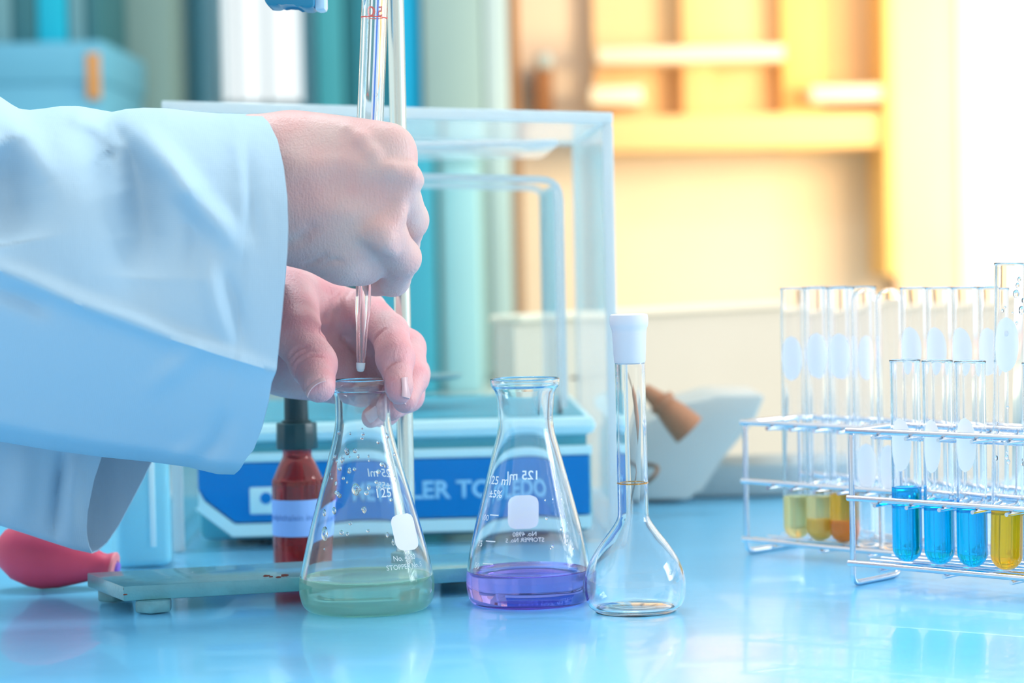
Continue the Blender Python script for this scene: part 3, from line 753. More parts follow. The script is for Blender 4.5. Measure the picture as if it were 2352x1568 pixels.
rows1 = [(1400, 118), (1397, 134), (1388, 146), (1372, 153), (1345, 156.5), (1318, 154), (1261, 141), (1180, 120), (1093, 95), (1040, 80), (1000, 70), (970, 64.5), (940, 63.5), (912, 64), (900, 66), (894, 69.5), (886, 72.5), (877, 73), (870, 71)]
fl1, ro1, ri1, mp1 = conical('conical flask of pale green liquid held under the burette', 844, 1398, rows1, lambda z: .0014 if z > .004 else .0016, 'green_liquid', 78, 0.0, 72)
def zf(gy, py, m): return (gy - py) * m
# print on the far side of flask 1 reads mirrored, a white patch and small print on its right
z1 = lambda py: zf(1398, py, mp1)
B = PI / 2
wrap_text('lettering', '125 ml', .0060, ro1, B - .42, z1(1092), 'print', fl1, bold=.00006)
wrap_text('lettering', '\u00b15%', .0050, ro1, B - .40, z1(1122), 'print', fl1, bold=.00006)
wrap_text('lettering', '125', .0062, ro1, -B + .48, z1(1122), 'print', fl1, bold=.00006)
wrap_patch('writing_patch', .0165, .0175, .0045, ro1, -B + .86, z1(1212), 'enamel', fl1)
wrap_text('lettering', 'No. 4980', .0036, ro1, -B + .72, z1(1268), 'print', fl1)
wrap_text('lettering', 'STOPPER No. 5', .0034, ro1, -B + .72, z1(1287), 'print', fl1)
wrap_text('lettering', 'No. 4980', .0036, ro1, B - .62, z1(1262), 'print', fl1)

rows2 = [(1388, 108), (1386, 124), (1378, 134), (1362, 141.5), (1335, 145), (1306, 143), (1250, 133), (1180, 116), (1087, 92), (1030, 77), (990, 66.5), (960, 63.5), (930, 65), (905, 67.5), (893, 71), (884, 78), (876, 80), (868, 80)]
fl2, ro2, ri2, mp2 = conical('conical flask of purple liquid standing between the other two flasks', 1216, 1382, rows2, lambda z: .0014 if z > .004 else .0016, 'purple_liquid', 76, 0.0, 80)
z2 = lambda py: zf(1382, py, mp2)
wrap_text('lettering', '125 ml', .0066, ro2, B + .10, z2(1098), 'print', fl2, bold=.0001)
wrap_patch('writing_patch', .0168, .0178, .0045, ro2, B + .09, z2(1186), 'enamel', fl2)
wrap_text('lettering', 'No. 4980', .0034, ro2, B + .06, z2(1240), 'print', fl2)
wrap_text('lettering', 'STOPPER No. 5', .0032, ro2, B + .06, z2(1254), 'print', fl2)
wrap_text('lettering', '125 ml', .0058, ro2, -B - .78, z2(1094), 'print', fl2, bold=.00008)
wrap_text('lettering', '\u00b15%', .0052, ro2, -B - .80, z2(1124), 'print', fl2, bold=.00008)
def grad(par, rf_, z, a0, a1, mat='print', th=.00028):
    vs, fs = [], []; n = 10
    for zz_ in (z - th, z + th):
        for i in range(n + 1):
            a = a0 + (a1 - a0) * i / n; r = rf_(zz_) + .00012; vs.append((r * math.cos(a), r * math.sin(a), zz_))
    for i in range(n): fs.append((i, i + 1, n + 2 + i, n + 1 + i))
    mesh_obj('graduation', vs, fs, mat, par)
for py, tx_ in ((1170, '100'), (1228, '75'), (1278, '50')):
    grad(fl2, ro2, z2(py), -B - .85, -B - .62)
    wrap_text('lettering', tx_, .0042, ro2, -B - 1.0, z2(py + 8), 'print', fl2)
# water drops clinging inside flask 1
rnd = random.Random(5)
bm = bmesh.new(); bmesh.ops.create_icosphere(bm, subdivisions=2, radius=1.0)
for v in bm.verts:
    if v.co.z < 0: v.co.x *= 1 + v.co.z * .35; v.co.y *= 1 + 0
me_drop = bpy.data.meshes.new('water_droplet'); bm.to_mesh(me_drop); bm.free()
me_drop.materials.append(M['tube_glass']); me_drop.polygons.foreach_set('use_smooth', [True] * len(me_drop.polygons))
def droplet(par, rf_, ang, z, s, stretch=1.0):
    r = rf_(z); o = bpy.data.objects.new('water_droplet', me_drop); COL.objects.link(o); o.parent = par
    o.location = (r * math.cos(ang), r * math.sin(ang), z); o.rotation_euler = (0, 0, ang)
    o.scale = (s * .55, s, s * stretch)
for k in range(64):
    py = rnd.choice([rnd.uniform(985, 1100), rnd.uniform(1000, 1260)]); a = rnd.uniform(-2.9, -.2) if rnd.random() < .7 else rnd.uniform(.2, 2.9)
    droplet(fl1, ri1, a, z1(py), rnd.choice([.0005, .0007, .0009, .0012]), rnd.choice([1, 1.1, 1.6]))
droplet(fl1, ri1, -2.35, z1(1212), .0022, 1.7); droplet(fl1, ri1, -1.72, z1(1112), .0021, 1.5); droplet(fl1, ri1, -2.2, z1(1160), .0013, 1.5)
for k in range(14):
    droplet(fl2, ri2, rnd.uniform(-1.2, -.1), z2(rnd.uniform(1110, 1260)), rnd.uniform(.0004, .0008), 1.3)

# ------------------------------------------------------------------ volumetric flask
vb = G(1460, 1403); vm = vb.y / F; zv = lambda py: (1403 - py) * vm
rowsv = [(1398, 96), (1390, 106), (1372, 114), (1345, 117.5), (1318, 115), (1285, 103), (1250, 81), (1220, 58), (1200, 44), (1188, 38), (1175, 36), (1140, 35.5), (1100, 35.5), (1000, 35.2), (900, 35), (835, 35), (826, 33)]
out = [(0, .0030), (60 * vm, .0026), (80 * vm, .0012), (90 * vm, 0.0)] + [(r, max(z, 0)) for r, z in [tuple(p) for p in catmull([(hw * vm, zv(py)) for py, hw in rowsv], 5)]]
vf = empty('volumetric_flask', tuple(vb)); tag(vf, 'empty round-bottomed volumetric flask with frosted white neck and orange ring', 'flask')
vf.rotation_euler = (0, math.radians(-.25), 0)
prof, vin = shell_profile(out, .0012, 0)
vessel('flask_body', prof, vin, None, 'glass', vf, 72)
jz = zv(828)
lathe('frosted_neck', [(.0058, jz - .0004), (35 * vm, jz - .0002), (36.5 * vm, jz + .001), (39.5 * vm, zv(758)), (40.5 * vm, zv(751)), (43 * vm, zv(745)), (44.5 * vm, zv(738)), (44.5 * vm, zv(727)), (43 * vm, zv(719)), (40 * vm, zv(717)), (36 * vm, zv(719)), (33 * vm, zv(760)), (.0058, jz - .0004)], 'frosted', vf, 48, 40)
grad(vf, rfun_of(out[3:]), zv(1106), 0, 2 * PI, 'orange_print', .00035)

# ------------------------------------------------------------------ dropper bottle behind the stand plate
dbk = P(686, 1180, 1.345); dm = 1.345 / F
db = empty('dropper_bottle', (dbk.x, dbk.y, 0)); tag(db, 'red glass dropper bottle with black cap and pale blue label', 'bottle')
zz_ = lambda py: zat(686, py, 1.345)
rows = [(.0128, .0002), (.0142, .0012), (.0146, .004), (.0146, zz_(1118)), (.0140, zz_(1100)), (.0118, zz_(1078)), (.0095, zz_(1058)), (.0082, zz_(1048)), (.0082, zz_(1036)), (.0088, zz_(1030)), (.0088, zz_(1022))]
out = [(0, .001)] + [tuple(p) for p in catmull(rows, 4)]
prof, din = shell_profile(out, .0011, 0)
vessel('glass_body', prof, din, zz_(1245), 'amber_glass', db, 48)
fill(din, zz_(1245), 'red_liquid', db, 48)
tube('dropper_pipe', [(0, 0, .008), (0, 0, zz_(1030))], .0028, 'tube_glass', db, 14)
cz0, cz1 = zz_(1030), zz_(970)
n = 10; vs = []
bm = bmesh.new(); bmesh.ops.create_cone(bm, cap_ends=True, segments=12, radius1=.0118, radius2=.0113, depth=cz1 - cz0, matrix=Matrix.Translation((0, 0, (cz0 + cz1) / 2)))
bmesh.ops.bevel(bm, geom=list(bm.edges), offset=.0007, segments=2, affect='EDGES', profile=.5); bm_obj('cap', bm, 'cap_black', db, True)
lathe('rubber_teat', [(0, cz1 - .001), (.0082, cz1 - .001), (.0082, cz1 + .0012), (.0068, cz1 + .0016), (.0066, zz_(915)), (.0064, zz_(880)), (.0055, zz_(862)), (.003, zz_(852)), (0, zz_(850))], 'rubber_black', db, 32)
lz0, lz1 = zz_(1226), zz_(1143); vs, fs = [], []; n = 40
for z in (lz0, lz1):
    for i in range(n + 1):
        a = -PI * 1.06 + PI * 1.3 * i / n; vs.append((.01478 * math.cos(a), .01478 * math.sin(a), z))
for i in range(n): fs.append((i, i + 1, n + 2 + i, n + 1 + i))
lbo = mesh_obj('label', vs, fs, 'label', db, True)
wrap_text('lettering', 'Phenolphthalein indicator', .0050, lambda z: .01482, -B - .12, zz_(1183), 'label_ink', lbo, xs=.92)

# ------------------------------------------------------------------ red pipette bulb and cyan plastic bottle
pb = G(100, 1352); pbz = .0182
rb = empty('pipette_bulb', (pb.x, pb.y, pbz)); tag(rb, 'red rubber pipette bulb lying on the bench below the sleeves', 'bulb')
bm_ = pb.y / F
rows = [(-.026, .0), (-.0255, .004), (-.022, .010), (-.014, .0155), (-.004, .0178), (.003, .0178), (.012, .0155), (.021, .0118), (.028, .0088), (.032, .0074), (.0345, .0072), (.0368, .0082), (.0382, .0088), (.0396, .0086), (.0402, .0072), (.0402, .0048)]
pr = [(r, x) for x, r in rows] + [(.0044, .030), (0, .030)]
blb = lathe('bulb', pr, 'rubber_red', rb, 48, 60); blb.rotation_euler = (0, PI / 2 + .20, -.05)
rim = lathe('rim', [(.0046, .0375), (.0087, .0379), (.0090, .0395), (.0076, .0406), (.0046, .0406), (.0046, .0375)], 'rubber_pink', rb, 40, 60); rim.rotation_euler = blb.rotation_euler
plg = lathe('valve', [(0, .031), (.0040, .031), (.0040, .0415), (.003, .0424), (0, .0424)], 'purple_plastic', rb, 24, 50); plg.rotation_euler = blb.rotation_euler
cbm = 1.37; cx0, cx1 = P(238, 1200, cbm).x, P(385, 1200, cbm).x
cbo = empty('plastic_bottle', ((cx0 + cx1) / 2, cbm + .02, 0), .25); tag(cbo, 'translucent cyan square plastic bottle beside the balance', 'bottle')
hw = (cx1 - cx0) / 2 * .86
bm = bmesh.new(); add_box(bm, -hw, hw, -.018, .018, .0006, .098, .005, 3); bm_obj('bottle_body', bm, 'plastic_cyan', cbo, True)
bm = bmesh.new(); add_box(bm, hw * .2, hw * .42, -.0188, -.017, .012, .062, .0006); bm_obj('pale_strip', bm, 'bal_white', cbo, True)  # pale upright strip on the bottle front
lathe('neck', [(.007, .096), (.007, .108), (.0045, .108), (.0045, .096), (.007, .096)], 'plastic_cyan', cbo, 28, 50)
lathe('cap', [(0, .106), (.0092, .106), (.0092, .120), (.0085, .122), (0, .122)], 'bal_white', cbo, 28, 40)

# ------------------------------------------------------------------ test tubes and wire racks
def tube_profiles(dia, length, wall=.0010):
    R = dia / 2; o = [(0.0, 0.0)]
    for k in range(1, 9): a = PI / 2 * k / 8; o.append((R * math.sin(a), R - R * math.cos(a)))
    for z in np.linspace(R, length - .0015, 8)[1:]: o.append((R, z))
    o.append((R + .0003, length - .0006))
    return o
_tube_cache = {}
def test_tube(label, loc, length, dia=.0153, liquid=None, level=0, sediment=None, sed_level=0, patch=None, tilt=(0, 0), flip=False, group=None):
    key = (length, dia, level if liquid else None)
    o = empty('test_tube', loc); tag(o, label, 'test tube', group)
    out = tube_profiles(dia, length); prof, inn = shell_profile(out, .0010, 0)
    if key not in _tube_cache: _tube_cache[key] = vessel('glass_tube', prof, inn, level if liquid else None, 'tube_glass', o, 40)
    else:
        g = _tube_cache[key].copy(); COL.objects.link(g); g.parent = o
    if sediment: lathe('sediment', liquid_profile(inn, sed_level, ov=-.00025, men=.0002)[:-3] + [(0, sed_level)], sediment, o, 32, 40)
    if liquid: fill(inn, level, liquid, o, 40)
    if patch: wrap_patch('writing_patch', patch[2], patch[3], .002, lambda z: dia / 2, patch[0], patch[1], 'enamel', o, ellipse=True, nx=14, nz=24)
    o.rotation_euler = (tilt[0], tilt[1], 0)
    if flip: o.rotation_euler = (PI + tilt[0], tilt[1], 0); o.location.z = loc[2] + length
    return o
def wire_rack(label, corner, ang, zs, width, length, npos, pitch, first):
    """corner: ground point of the left front post; long side runs along ang, depth along ang+90 deg."""
    o = empty('wire_rack', (corner.x, corner.y, 0), ang); tag(o, label, 'rack')
    r = .00155
    zt, zm, zl = zs
    for x in (0, length):
        e = rounded([(x, 0, r), (x, 0, zt), (x, width, zt), (x, width, r)], .005, closed=True)
        tube('end_frame', e, r, 'steel', o, 10, closed=True)
    for z in zs:
        for y in (-.0015, width + .0015): tube('rail', [(-.0016, y, z), (length + .0016, y, z)], r, 'steel', o, 10)
        if z != zl:
            for k in range(npos + 1):
                x = first + (k - .5) * pitch
                if 0 < x < length: tube('cross_wire', [(x, -.0055, z - .0026), (x, width + .0055, z - .0026)], .0011, 'steel', o, 8)
            y = width / 2; tube('rail', [(-.0016, y, z - .005), (length + .0016, y, z - .005)], .0011, 'steel', o, 8)
        else:
            for y in np.linspace(.006, width - .006, 4): tube('base_wire', [(0, float(y), z - .0005), (length, float(y), z - .0005)], .0010, 'steel', o, 8)
            for k in range(0, npos + 1, 2):
                x = first + (k - .5) * pitch
                if 0 < x < length: tube('cross_wire', [(x, -.002, z - .0028), (x, width + .002, z - .0028)], .0011, 'steel', o, 8)
    return o
# front rack
fc = G(1960, 1346); fa = math.radians(-43); fd = Vector((math.cos(fa), math.sin(fa), 0)); fn = Vector((-math.sin(fa), math.cos(fa), 0))
fzs = [P(1948, py, fc.y).z for py in (988, 1143, 1292)]
f_first, f_pitch = .0272, .0193
wire_rack('wire test tube rack with blue and yellow tubes, nearest the camera', fc, fa, fzs, .042, .135, 6, f_pitch, f_first)
def ftube(k, row=0): q = fc + fd * (f_first + f_pitch * k) + fn * (.0095 + .0193 * row); return (q.x, q.y, fzs[2] + .0014)
CAMDIR = -B
test_tube('short tube of blue liquid, first from the left end of the near rack', ftube(0), .1035, liquid='blue_liquid', level=.0385, patch=(CAMDIR - .55, .0605, .0115, .027))
test_tube('short tube of blue liquid, second from the left end of the near rack', ftube(1), .1035, liquid='blue_liquid', level=.033, patch=(CAMDIR - .65, .0605, .0100, .027))
test_tube('short tube of blue liquid next to the tall yellow tube', ftube(2), .1035, liquid='blue_liquid', level=.031, patch=(CAMDIR - .6, .062, .0115, .027))
tall = test_tube('tall tilted tube with droplets over yellow liquid in the near rack', ftube(3), .152, dia=.0158, liquid='yellow_liquid', level=.030, patch=(CAMDIR - .45, .112, .0130, .027), tilt=(0, math.radians(1.6)))
test_tube('tube of yellow liquid cut by the right edge of the picture', ftube(4), .1035, liquid='yellow_liquid', level=.0285, patch=(CAMDIR - .6, .0605, .0115, .027))
for k in range(16): droplet(tall, lambda z: .0079, -B + rnd.uniform(-1.0, 1.0), rnd.uniform(.05, .15), rnd.choice([.0005, .0007, .001]), 1.3)
droplet(tall, lambda z: .0079, -B + .15, .137, .0017, 1.2); droplet(tall, lambda z: .0079, -B + .55, .129, .0018, 1.2)
# rear rack
rc = G(1716, 1272); ra = math.radians(-46.5); rd = Vector((math.cos(ra), math.sin(ra), 0)); rn = Vector((-math.sin(ra), math.cos(ra), 0))
rzs = [P(1700, py, rc.y).z for py in (969, 1104, 1238)]
r_first, r_pitch = .0295, .0169
wire_rack('wire test tube rack of mostly clear tubes, farther and out of focus', rc, ra, rzs, .050, .19, 9, r_pitch, r_first)
def rtube(k, row=0): q = rc + rd * (r_first + r_pitch * k) + rn * (.0095 + .0193 * row); return (q.x, q.y, rzs[2] + .0014)
pt = lambda a, z: (CAMDIR + a, z - .0052, .0128, .025)
names = [('tall clear tube with pale yellow liquid at the left end of the far rack', dict(liquid='pale_yellow_liquid', level=.0245, patch=pt(-.35, .108))),
         ('tall clear tube over a yellow sediment, second in the far rack', dict(liquid='pale_yellow_liquid', level=.0255, sediment='yellow_sediment', sed_level=.0125, patch=pt(-.2, .110))),
         ('tall clear tube of orange liquid over darker sediment in the far rack', dict(liquid='amber_liquid', level=.0280, sediment='amber_sediment', sed_level=.0125, patch=pt(-.3, .110))),
         ('upside down tube, left of the two round-ended ones in the far rack', dict(flip=True, patch=(B + .2, .098, .0118, .025))),
         ('upside down tube, right of the two round-ended ones in the far rack', dict(flip=True, patch=(B + .4, .098, .0118, .025))),
         ('clear tube with a white oval, just right of the round-ended tubes', dict(patch=pt(-.55, .114))),
         ('clear tube behind the second blue tube, white oval on its left', dict(patch=pt(-.6, .114))),
         ('clear tube behind the third blue tube, white oval on its left', dict(patch=pt(-.65, .114))),
         ('clear tube just left of the tall tilted tube in the far rack', dict(patch=pt(-.6, .114)))]
for k, (lb, kw) in enumerate(names): test_tube(lb, rtube(k), .1425, **kw)
for k, lb in ((0, 'clear tube in the back row, between the first and second yellow tubes'), (1, 'clear tube in the back row, between the yellow and orange tubes'), (2, 'clear tube in the back row, just left of the round-ended tubes')):
    test_tube(lb, rtube(k, 1), .1425, patch=pt(.1, .108))

# ------------------------------------------------------------------ person: two hands as one skin, coat sleeves and nails
def arr(px, py, Y): v = P(px, py, Y); return np.array((v.x, v.y, v.z))
class Field:
    """signed distance of smoothly blended tapered limbs on points Q (n, 3)."""
    def __init__(self, groups, extra): self.groups, self.extra = groups, extra
    @staticmethod
    def cap(Q, a, b, ra, rb, fl=1.0):
        """tapered limb; fl < 1 flattens it along the viewing depth."""
        s = np.array((1, 1 / fl, 1)); q = (Q - a) * s; ba = (b - a) * s
        t = np.clip(q @ ba / (ba @ ba + 1e-12), 0, 1)
        return (np.sqrt(((q - t[:, None] * ba) ** 2).sum(1)) - (ra + (rb - ra) * t))
    @staticmethod
    def smin(a, b, k):
        h = np.maximum(k - np.abs(a - b), 0) / k; return np.minimum(a, b) - h * h * k * .25
    def __call__(self, Q):
        total = None
        for k_in, k_out, caps in self.groups:
            g = None
            for c in caps:
                d = self.cap(Q, *c); g = d if g is None else self.smin(g, d, k_in)
            total = g if total is None else self.smin(total, g, k_out)
        for kind, k, c in self.extra:
            d = self.cap(Q, *c)
            if kind == '+': total = self.smin(total, d, k)
            else: total = -self.smin(-total, d, k)
        return total
def first_hit(field, px, py, Y0, Y1, n=160):
    Ys = np.linspace(Y0, Y1, n); Q = np.array([arr(px, py, y) for y in Ys]); d = field(Q)
    i = int(np.argmax(d < 0)) if (d < 0).any() else int(np.argmin(d))
    return Ys[i]
def surface_nets(field, lo, hi, h):
    n = np.ceil((hi - lo) / h).astype(int) + 1
    ax = [lo[i] + h * np.arange(n[i]) for i in range(3)]
    X, Y, Z = np.meshgrid(*ax, indexing='ij'); Q = np.stack([X.ravel(), Y.ravel(), Z.ravel()], 1)
    v = np.concatenate([field(q) for q in np.array_split(Q, max(1, len(Q) // 200000))]).reshape(n)
    v[0], v[-1] = h, h; v[:, 0], v[:, -1] = h, h; v[:, :, 0], v[:, :, -1] = h, h
    c = tuple(s - 1 for s in v.shape); acc = np.zeros(c + (3,)); cnt = np.zeros(c)
    corner = lambda i, j, k: v[i:i + c[0], j:j + c[1], k:k + c[2]]
    offs = [(0, 0, 0), (1, 0, 0), (0, 1, 0), (1, 1, 0), (0, 0, 1), (1, 0, 1), (0, 1, 1), (1, 1, 1)]
    for a in offs:
        for axis in range(3):
            if a[axis]: continue
            b_ = list(a); b_[axis] = 1
            va, vb_ = corner(*a), corner(*b_); m = (va < 0) != (vb_ < 0)
            t = np.where(m, va / np.where(m, va - vb_, 1), 0)
            for q in range(3): acc[..., q] += np.where(m, a[q] + (t if q == axis else 0), 0)
            cnt += m
    act = cnt > 0; idx = -np.ones(c, int); idx[act] = np.arange(act.sum())
    ii = np.stack(np.nonzero(act), 1); verts = lo + h * (ii + acc[act] / cnt[act][:, None])
    faces = []
    for axis in range(3):
        sl0 = [slice(1, -1)] * 3; sl0[axis] = slice(0, -1); sl1 = [slice(1, -1)] * 3; sl1[axis] = slice(1, None)
        a, b_ = v[tuple(sl0)], v[tuple(sl1)]
        for flip, m in ((False, (a < 0) & (b_ >= 0)), (True, (a >= 0) & (b_ < 0))):
            e = np.stack(np.nonzero(m), 1)
            if not len(e): continue
            o1, o2 = [x for x in range(3) if x != axis]
            base = e.copy(); base[:, o1] += 1; base[:, o2] += 1
            def at(d1, d2):
                w_ = base.copy(); w_[:, o1] -= d1; w_[:, o2] -= d2; return idx[w_[:, 0], w_[:, 1], w_[:, 2]]
            q = np.stack([at(1, 1), at(0, 1), at(0, 0), at(1, 0)], 1)
            if flip ^ (axis == 1): q = q[:, ::-1]
            faces.append(q)
    return verts, np.concatenate(faces)
def chain(pts):
    """pts: (px, py, Y, r px) -> capsules."""
    out = []
    for a, b_ in zip(pts, pts[1:]):
        out.append((arr(*a[:3]), arr(*b_[:3]), a[3] * a[2] / F, b_[3] * b_[2] / F))
    return out
def one(px, py, Y, r, px2, py2, Y2, r2, fl=1.0):
    return (arr(px, py, Y), arr(px2, py2, Y2), r * Y / F, r2 * Y2 / F, fl)

# right hand (upper): back of the hand to the viewer, fingers folded round the stopcock, little finger lowest
palmR = [one(330, 400, 1.176, 100, 560, 385, 1.172, 100, .85), one(330, 470, 1.176, 100, 560, 450, 1.172, 100, .85),
         one(585, 352, 1.180, 88, 868, 345, 1.180, 62, .85), one(590, 385, 1.172, 92, 893, 362, 1.168, 58, .85),
         one(600, 430, 1.168, 95, 905, 425, 1.161, 56, .85), one(620, 490, 1.168, 95, 880, 532, 1.160, 50, .9),
         one(655, 528, 1.172, 76, 800, 586, 1.170, 62), one(800, 586, 1.170, 62, 842, 606, 1.174, 44), one(700, 430, 1.164, 80, 850, 440, 1.160, 70, .8), one(676, 341, 1.178, 81, 890, 342, 1.166, 54, .85)]
littleR = chain([(884, 536, 1.158, 47), (923, 592, 1.172, 43), (902, 640, 1.194, 39), (862, 648, 1.211, 33)])
ringR = chain([(908, 425, 1.160, 52), (939, 505, 1.182, 44), (925, 560, 1.208, 37), (868, 566, 1.220, 33)])
midR = chain([(893, 362, 1.168, 56), (918, 440, 1.200, 42), (890, 490, 1.226, 36), (845, 490, 1.230, 32)])
idxR = chain([(868, 345, 1.180, 58), (885, 390, 1.212, 42), (862, 425, 1.232, 36), (820, 425, 1.232, 31)])
thuR = chain([(650, 400, 1.192, 66), (735, 440, 1.214, 50), (775, 500, 1.216, 40), (802, 545, 1.206, 33)])
fR = Field([(.010, .010, palmR), (.003, .004, littleR), (.003, .0022, ringR), (.003, .0022, midR), (.003, .003, idxR), (.004, .008, thuR)], [])
def on_skin(field, pts, Y0, Y1, r, lift):
    """thin capsules following the visible surface; lift = how much of r stands proud (m)."""
    out = []; q = [(px, py, first_hit(field, px, py, Y0, Y1)) for px, py in pts]
    n = len(q)
    for i, (a, b_) in enumerate(zip(q, q[1:])):
        f0, f1 = math.sin(PI * (i + .35) / (n - 1 + .7)) ** .7, math.sin(PI * (i + 1.35) / (n - 1 + .7)) ** .7
        r0, r1 = max(r * f0, 1e-4), max(r * f1, 1e-4)
        out.append((arr(a[0], a[1], a[2] + r0 - lift * f0), arr(b_[0], b_[1], b_[2] + r1 - lift * f1), r0, r1))
    return out
def groove(field, pts, Y0, Y1, r, depth):
    out = []; q = [(px, py, first_hit(field, px, py, Y0, Y1)) for px, py in pts]; n = len(q)
    for i, (a, b_) in enumerate(zip(q, q[1:])):
        f0, f1 = math.sin(PI * (i + .25) / (n - 1 + .5)), math.sin(PI * (i + 1.25) / (n - 1 + .5))
        out.append((arr(a[0], a[1], a[2] - r + depth * f0), arr(b_[0], b_[1], b_[2] - r + depth * f1), r, r))
    return out
ex = []
A_, B_ = 1.09, 1.19
for c in on_skin(fR, [(800, 296), (830, 322), (858, 356), (884, 402)], A_, B_, .0036, .0009): ex.append(('+', .004, c))
for c in on_skin(fR, [(868, 412), (900, 400), (940, 404), (962, 415)], A_, B_, .0050, .0009): ex.append(('+', .005, c))
for c in on_skin(fR, [(840, 540), (880, 520), (905, 490), (915, 455)], A_, B_, .0040, .0012): ex.append(('+', .006, c))
for c in on_skin(fR, [(862, 548), (884, 556), (900, 575)], A_, B_, .0038, .0012): ex.append(('+', .005, c))
for c in groove(fR, [(700, 430), (780, 410), (850, 440), (900, 450)], A_, B_, .020, .0016): ex.append(('-', .006, c))
for c in groove(fR, [(738, 612), (752, 603), (768, 598), (782, 600)], A_, B_, .0010, .0006): ex.append(('-', .0012, c))
for c in groove(fR, [(700, 610), (722, 603), (745, 588)], A_, B_, .0012, .0005): ex.append(('-', .0015, c))
for c in groove(fR, [(660, 566), (690, 552), (715, 528)], A_, B_, .0030, .0005): ex.append(('-', .003, c))
fR = Field(fR.groups, ex)

# left hand (lower): palm to the viewer, thumb in front left of the flask lip, fingers curling from the right
palmL = [one(420, 700, 1.262, 78, 665, 690, 1.252, 78, .8), one(420, 800, 1.262, 78, 670, 815, 1.256, 84, .8),
         one(665, 690, 1.250, 74, 842, 722, 1.262, 48, .85), one(670, 740, 1.256, 70, 870, 775, 1.270, 46, .85),
         one(672, 790, 1.258, 70, 868, 835, 1.272, 46, .85), one(665, 838, 1.256, 70, 828, 892, 1.266, 44, .85), one(690, 845, 1.246, 62, 770, 860, 1.254, 54, .85)]
thuL = chain([(652, 690, 1.238, 80), (684, 772, 1.206, 56), (720, 836, 1.190, 51), (733, 887, 1.164, 38)])
idxL = chain([(842, 716, 1.256, 47), (895, 764, 1.226, 43), (908, 822, 1.204, 43), (916, 888, 1.190, 30), (917, 904, 1.188, 25)])
midL = chain([(880, 765, 1.268, 46), (933, 800, 1.246, 44), (946, 868, 1.224, 38), (930, 920, 1.206, 29)])
rngL = chain([(880, 825, 1.272, 44), (944, 858, 1.262, 42), (936, 908, 1.244, 37), (898, 938, 1.228, 29)])
litL = chain([(838, 888, 1.270, 42), (892, 912, 1.268, 38), (886, 944, 1.250, 32), (854, 958, 1.236, 25)])
fL = Field([(.009, .01, palmL), (.005, .0085, thuL), (.0035, .005, idxL), (.003, .0016, midL), (.003, .0014, rngL), (.003, .0014, litL)], [])
ex = []; A_, B_ = 1.12, 1.28
for c in groove(fL, [(806, 660), (788, 685), (778, 720), (776, 760)], A_, B_, .0030, .0022): ex.append(('-', .003, c))
for c in groove(fL, [(776, 735), (790, 775), (815, 800), (840, 815)], A_, B_, .0016, .0012): ex.append(('-', .002, c))
for c in groove(fL, [(772, 690), (750, 730), (742, 765)], A_, B_, .0020, .0010): ex.append(('-', .002, c))
for c in groove(fL, [(858, 784), (872, 764), (888, 752)], A_, B_, .0010, .0008): ex.append(('-', .0012, c))
for c in groove(fL, [(884, 848), (900, 832), (920, 826)], A_, B_, .0010, .0007): ex.append(('-', .0012, c))
for pts_ in ([(668, 835), (680, 818), (702, 806), (726, 804)], [(676, 850), (690, 828), (712, 817), (738, 818)], [(664, 818), (684, 800), (708, 794)]):
    for c in groove(fL, pts_, A_, B_, .0009, .0005): ex.append(('-', .0012, c))
fL = Field(fL.groups, ex)

def bounds(field, x_lo):
    pts = [];
    for _, _, caps in field.groups:
        for c in caps:
            for p_, r_ in ((c[0], c[2]), (c[1], c[3])): pts += [p_ - r_ - .003, p_ + r_ + .003]
    pts = np.array(pts); lo, hi = pts.min(0), pts.max(0); lo[0] = max(lo[0], x_lo); return lo, hi
VOX = .0009
vR, qR = surface_nets(fR, *bounds(fR, arr(560, 400, 1.17)[0]), VOX)
vL, qL = surface_nets(fL, *bounds(fL, arr(560, 700, 1.25)[0]), VOX)
# forearms run on, simply, inside the sleeves to the elbow
vv = np.concatenate([vR, vL]); qq = np.concatenate([qR, qL + len(vR)])
me = bpy.data.meshes.new('person'); me.from_pydata(vv.tolist(), [], qq.tolist()); me.update()
bm = bmesh.new(); bm.from_mesh(me)
for it in range(3): bmesh.ops.smooth_vert(bm, verts=bm.verts, factor=.5, use_axis_x=True, use_axis_y=True, use_axis_z=True)
for xe, yz in ((arr(560, 420, 1.174), .024), (arr(560, 755, 1.26), .022)):
    v_, f_ = tube_geo([(xe[0] - .19, xe[1], xe[2]), (xe[0] - .05, xe[1], xe[2]), (xe[0] + .004, xe[1], xe[2])], [.036, yz + .004, yz], 20)
    nv = [bm.verts.new(p_) for p_ in v_]
    for q_ in f_: bm.faces.new([nv[i] for i in q_])
bmesh.ops.recalc_face_normals(bm, faces=bm.faces); bm.to_mesh(me); bm.free()
person = finish('person', me, 'skin', None, True)
me.materials.append(M['skin_palm'])
for pl_ in me.polygons:
    if min(pl_.vertices) >= len(vR): pl_.material_index = 1
tag(person, 'person in a blue-tinted white lab coat holding a flask and working the burette', 'person')

